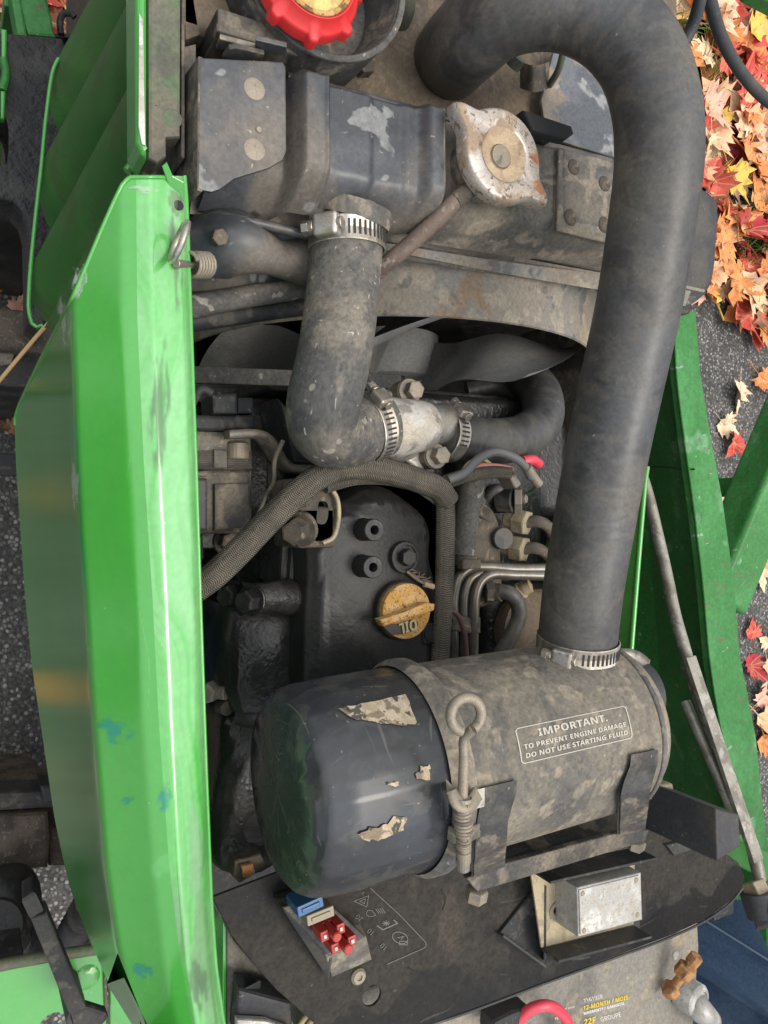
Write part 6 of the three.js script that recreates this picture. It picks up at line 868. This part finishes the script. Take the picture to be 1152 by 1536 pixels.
{
  const y = (px, py, x) => PX(px, py, x);
  const pipe = single('hydraulic_pipe', sweep([PX(955, 690, 0.8), PX(970, 735, 0.8), PX(986, 800, 0.8), PX(1000, 862, 0.795), PX(1012, 920, 0.79), PX(1026, 970, 0.785), PX(1046, 1040, 0.785), PX(1072, 1110, 0.79), PX(1100, 1190, 0.8), PX(1126, 1262, 0.81), PX(1140, 1320, 0.815)], 0.0076, 14, 70), M.hydraulic, 'long grey steel pipe bending along the dark green plate', 'pipe');
  single('flat_steel_bar', [boxAlong(PX(1034, 985, 0.775), PX(1136, 1292, 0.795), 0.006, 0.017, 0.001, V(0, 1, 0))], M.hydraulic, 'flat grey steel bar lying along the pipe', 'bar');
  single('short_steel_rod', sweep([PX(1028, 1052, 0.78), PX(1044, 1090, 0.78), PX(1066, 1140, 0.785), PX(1092, 1200, 0.79), PX(1112, 1250, 0.795)], 0.0062, 12, 20), M.hydraulic, 'short corroded steel rod with a rounded end beside the pipe', 'rod');
  const g = thing('cross_brace', 'dark green flat brace crossing behind the shelf end', 'brace'); const b0 = PX(1085, 1268, 0.83), b1 = PX(1175, 1312, 0.86); mk('brace', boxAlong(b0, b1, 0.02, 0.03, 0.002, V(0, 1, 0)), M.green, g); mk('brace_plate', slab([PX(1092, 1290, 0.845), PX(1150, 1300, 0.845), PX(1150, 1420, 0.845), PX(1110, 1330, 0.845)], 0.006, { dir: V(-1, 0, 0) }), M.greenPlate, g);
  const k = thing('lever_knob', 'black angular lever knob on a square nut beside the jeans', 'knob'); const n0 = PX(1128, 1322, 0.78), n1 = PX(1138, 1344, 0.78);
  mk('nut', [boxAlong(n0, n1, 0.02, 0.02, 0.002)], M.tanBracket, k); mk('collar', [sweep([PX(1136, 1338, 0.78), PX(1142, 1362, 0.78), PX(1146, 1376, 0.78)], (t) => 0.019 - 0.002 * t, 20, 8)], M.plastic, k); mk('handle', [slab([PX(1126, 1374, 0.765), PX(1160, 1352, 0.775), PX(1180, 1360, 0.775), PX(1176, 1384, 0.775), PX(1134, 1398, 0.765)], 0.03, { dir: V(-0.5, 1, 0), bevel: 0.004 })], M.plastic, k);
  const s = thing('plastic_box', 'rounded black plastic box tucked behind the air hose', 'box'); mk('shell', slab(smoothPx([[1000, 276], [1046, 278], [1066, 288], [1078, 302], [1078, 350], [1074, 402], [1066, 428], [1040, 440], [1000, 442]], 0.98, 4), 0.07, { bevel: 0.006, seg: 4, crease: 0.9 }), M.plastic, s); mk('lower_skirt', slab(smoothPx([[1000, 300], [1066, 300], [1070, 420], [1040, 456], [1000, 452]], 0.93, 4), 0.09, { bevel: 0.004 }), M.blackDusty, s); mk('bracket', [slabPx([[1010, 440], [1040, 442], [1036, 470], [1014, 474]], 0.9, 0.5, { bevel: 0.003 })], M.black, s);
  const tubes = [[[1062, -60, 0.84], [1050, 0, 0.82], [1038, 40, 0.8], [1016, 80, 0.78], [990, 130, 0.7]], [[1052, -60, 0.84], [1066, 4, 0.82], [1082, 56, 0.8], [1110, 106, 0.78], [1150, 150, 0.76], [1220, 190, 0.74]]];
  tubes.forEach((t, i) => single('rubber_line', tubePx(t, 0.0085, 14, 40), M.plastic, ['black hydraulic line dropping behind the air hose over the leaves', 'black hydraulic line curving outward over the leaves'][i], 'hose', 'hydraulic lines'));
}
{ // person in jeans standing beyond the shelf: one continuous body, legs, torso, arms, head
  const c = V(1.05, 0, 0.705), J = (x, y, z) => c.clone().add(V(x, y, z)), B = [];
  const cap = (a, b, ra, rb) => B.push([a, b, ra, rb]);
  for (const s of [-1, 1]) { cap(J(0, 0.92, s * 0.085), J(-0.03, 0.5, s * 0.085), 0.1, 0.082); cap(J(-0.03, 0.5, s * 0.085), J(0.02, 0.09, s * 0.09), 0.08, 0.068); cap(J(0.02, 0.05, s * 0.1), J(-0.15, 0.03, s * 0.12), 0.046, 0.038); cap(J(0.02, 1.4, s * 0.18), J(0.02, 1.14, s * 0.25), 0.052, 0.042); cap(J(0.02, 1.14, s * 0.25), J(-0.17, 1.27, s * 0.14), 0.042, 0.032); cap(J(-0.17, 1.27, s * 0.14), J(-0.21, 1.33, s * 0.1), 0.03, 0.026); for (let f = 0; f < 4; f++) cap(J(-0.21, 1.31 + f * 0.016, s * 0.1), J(-0.235, 1.325 + f * 0.018, s * (0.03 - (f === 1 || f === 2 ? 0.01 : 0))), 0.011, 0.0085); cap(J(-0.2, 1.35, s * 0.1), J(-0.2, 1.4, s * 0.075), 0.012, 0.01); }
  cap(J(0, 0.95, -0.07), J(0, 0.95, 0.07), 0.115, 0.115); cap(J(0.01, 1.05, 0), J(0.02, 1.32, 0), 0.125, 0.14); cap(J(0.02, 1.4, -0.13), J(0.02, 1.4, 0.13), 0.07, 0.07); cap(J(0.01, 1.45, 0), J(-0.01, 1.56, 0), 0.055, 0.052); cap(J(-0.02, 1.6, 0), J(-0.01, 1.68, 0), 0.072, 0.085); cap(J(-0.1, 1.615, 0), J(-0.1, 1.64, 0), 0.014, 0.01);
  const N = 96, mc = new MarchingCubes(N, new THREE.MeshBasicMaterial(), false, false, 90000), o = c.clone().add(V(0, 0.89, 0)), h = 0.94; mc.isolation = 0;
  const segs = B.map(([a, b, ra, rb]) => ({ a, d: b.clone().sub(a), l2: b.distanceToSquared(a), ra, rb }));
  for (let k = 0, z, y, x; k < N; k++) for (let j = 0; j < N; j++) for (let i = 0; i < N; i++) {
    x = o.x + ((i - N / 2) / (N / 2)) * h; y = o.y + ((j - N / 2) / (N / 2)) * h; z = o.z + ((k - N / 2) / (N / 2)) * h; let m = 1;
    if (Math.abs(x - c.x) < 0.32 && Math.abs(z - c.z) < 0.36) for (const s of segs) { const px = x - s.a.x, py = y - s.a.y, pz = z - s.a.z, t = Math.max(0, Math.min(1, (px * s.d.x + py * s.d.y + pz * s.d.z) / s.l2)), dd = Math.hypot(px - s.d.x * t, py - s.d.y * t, pz - s.d.z * t) - (s.ra + (s.rb - s.ra) * t), kk = 0.022, hh = Math.max(0, Math.min(1, 0.5 + 0.5 * (m - dd) / kk)); m = m + (dd - m) * hh - kk * hh * (1 - hh); }
    mc.field[k * N * N + j * N + i] = -m;
  }
  mc.update(); const n = mc.count, ps = mc.positionArray.slice(0, n * 3), ns = mc.normalArray.slice(0, n * 3), groups = { jeans: [], jacket: [], skin: [] };
  for (let i = 0; i < n; i += 3) { let y = 0, x = 0, z = 0; for (let q = 0; q < 3; q++) { x += (ps[(i + q) * 3] * h + o.x) / 3; y += (ps[(i + q) * 3 + 1] * h + o.y) / 3; z += (ps[(i + q) * 3 + 2] * h + o.z) / 3; } const hand = y > 1.2 && x < c.x - 0.185; groups[y > 1.5 || hand ? 'skin' : y > 0.97 ? 'jacket' : 'jeans'].push(i); }
  const sub = (list) => { const p = [], nn = []; for (const i of list) for (let q = 0; q < 3; q++) { const e = (i + q) * 3; p.push(ps[e] * h + o.x, ps[e + 1] * h + o.y, ps[e + 2] * h + o.z); nn.push(-ns[e], -ns[e + 1], -ns[e + 2]); } const g = new THREE.BufferGeometry(); g.setAttribute('position', new THREE.Float32BufferAttribute(p, 3)); g.setAttribute('normal', new THREE.Float32BufferAttribute(nn, 3)); g.computeVertexNormals(); return g; };
  const person = thing('person', 'person in blue jeans standing beyond the end of the shelf', 'person');
  mk('jeans', sub(groups.jeans), M.denim, person); mk('jacket', sub(groups.jacket), M.black, person); mk('skin', sub(groups.skin), M.skin, person);
  mk('hair', [lathe([[0, 0.098], [0.05, 0.085], [0.082, 0.045], [0.09, 0.0], [0.08, -0.05]], c.clone().add(V(0.012, 1.68, 0)), V(0.12, 1, 0), 24)], M.iron, person);
  for (const s of [-1, 1]) { mk('eye', lathe([[0, 0.006], [0.006, 0.004], [0.009, 0]], c.clone().add(V(-0.088, 1.655, s * 0.032)), V(-1, 0, 0), 14), M.dark, person); mk('ear', new THREE.SphereGeometry(0.02, 12, 8).scale(0.8, 1.4, 0.5).translate(c.x, 1.64, c.z + s * 0.083), M.skin, person); }
  mk('mouth', box(c.clone().add(V(-0.084, 1.58, 0)), 0.006, 0.008, 0.04, { r: 0.003 }), M.overflow, person);
  { const jm = person.children[0]; person.updateMatrixWorld(true); const pts = []; for (let i = 0; i < 9; i++) { const rc = new THREE.Raycaster(camera.position, ray(1044 + i * 16, 1372 + i * 10).normalize()), hit = rc.intersectObject(jm)[0]; if (hit) pts.push(hit.point.addScaledVector(rc.ray.direction, -0.0012)); } if (pts.length > 2) mk('seam', sweep(pts, 0.0014, 6, 30), plain(0.25, 0.32, 0.42, 0.9), person); }
  settle(person);
  const ph = person.clone(); ph.name = numbered('person'); ph.rotation.y = Math.PI; ph.position.set(-0.46, person.position.y, 0.02); scene.add(ph); tag(ph, 'unseen photographer added to shade the outer side of the green hood panel', 'person');   // whoever took the picture, out of view, added to shade and darken the near flank of the hood
}
things.forEach(settle);
renderer.render(scene, camera);
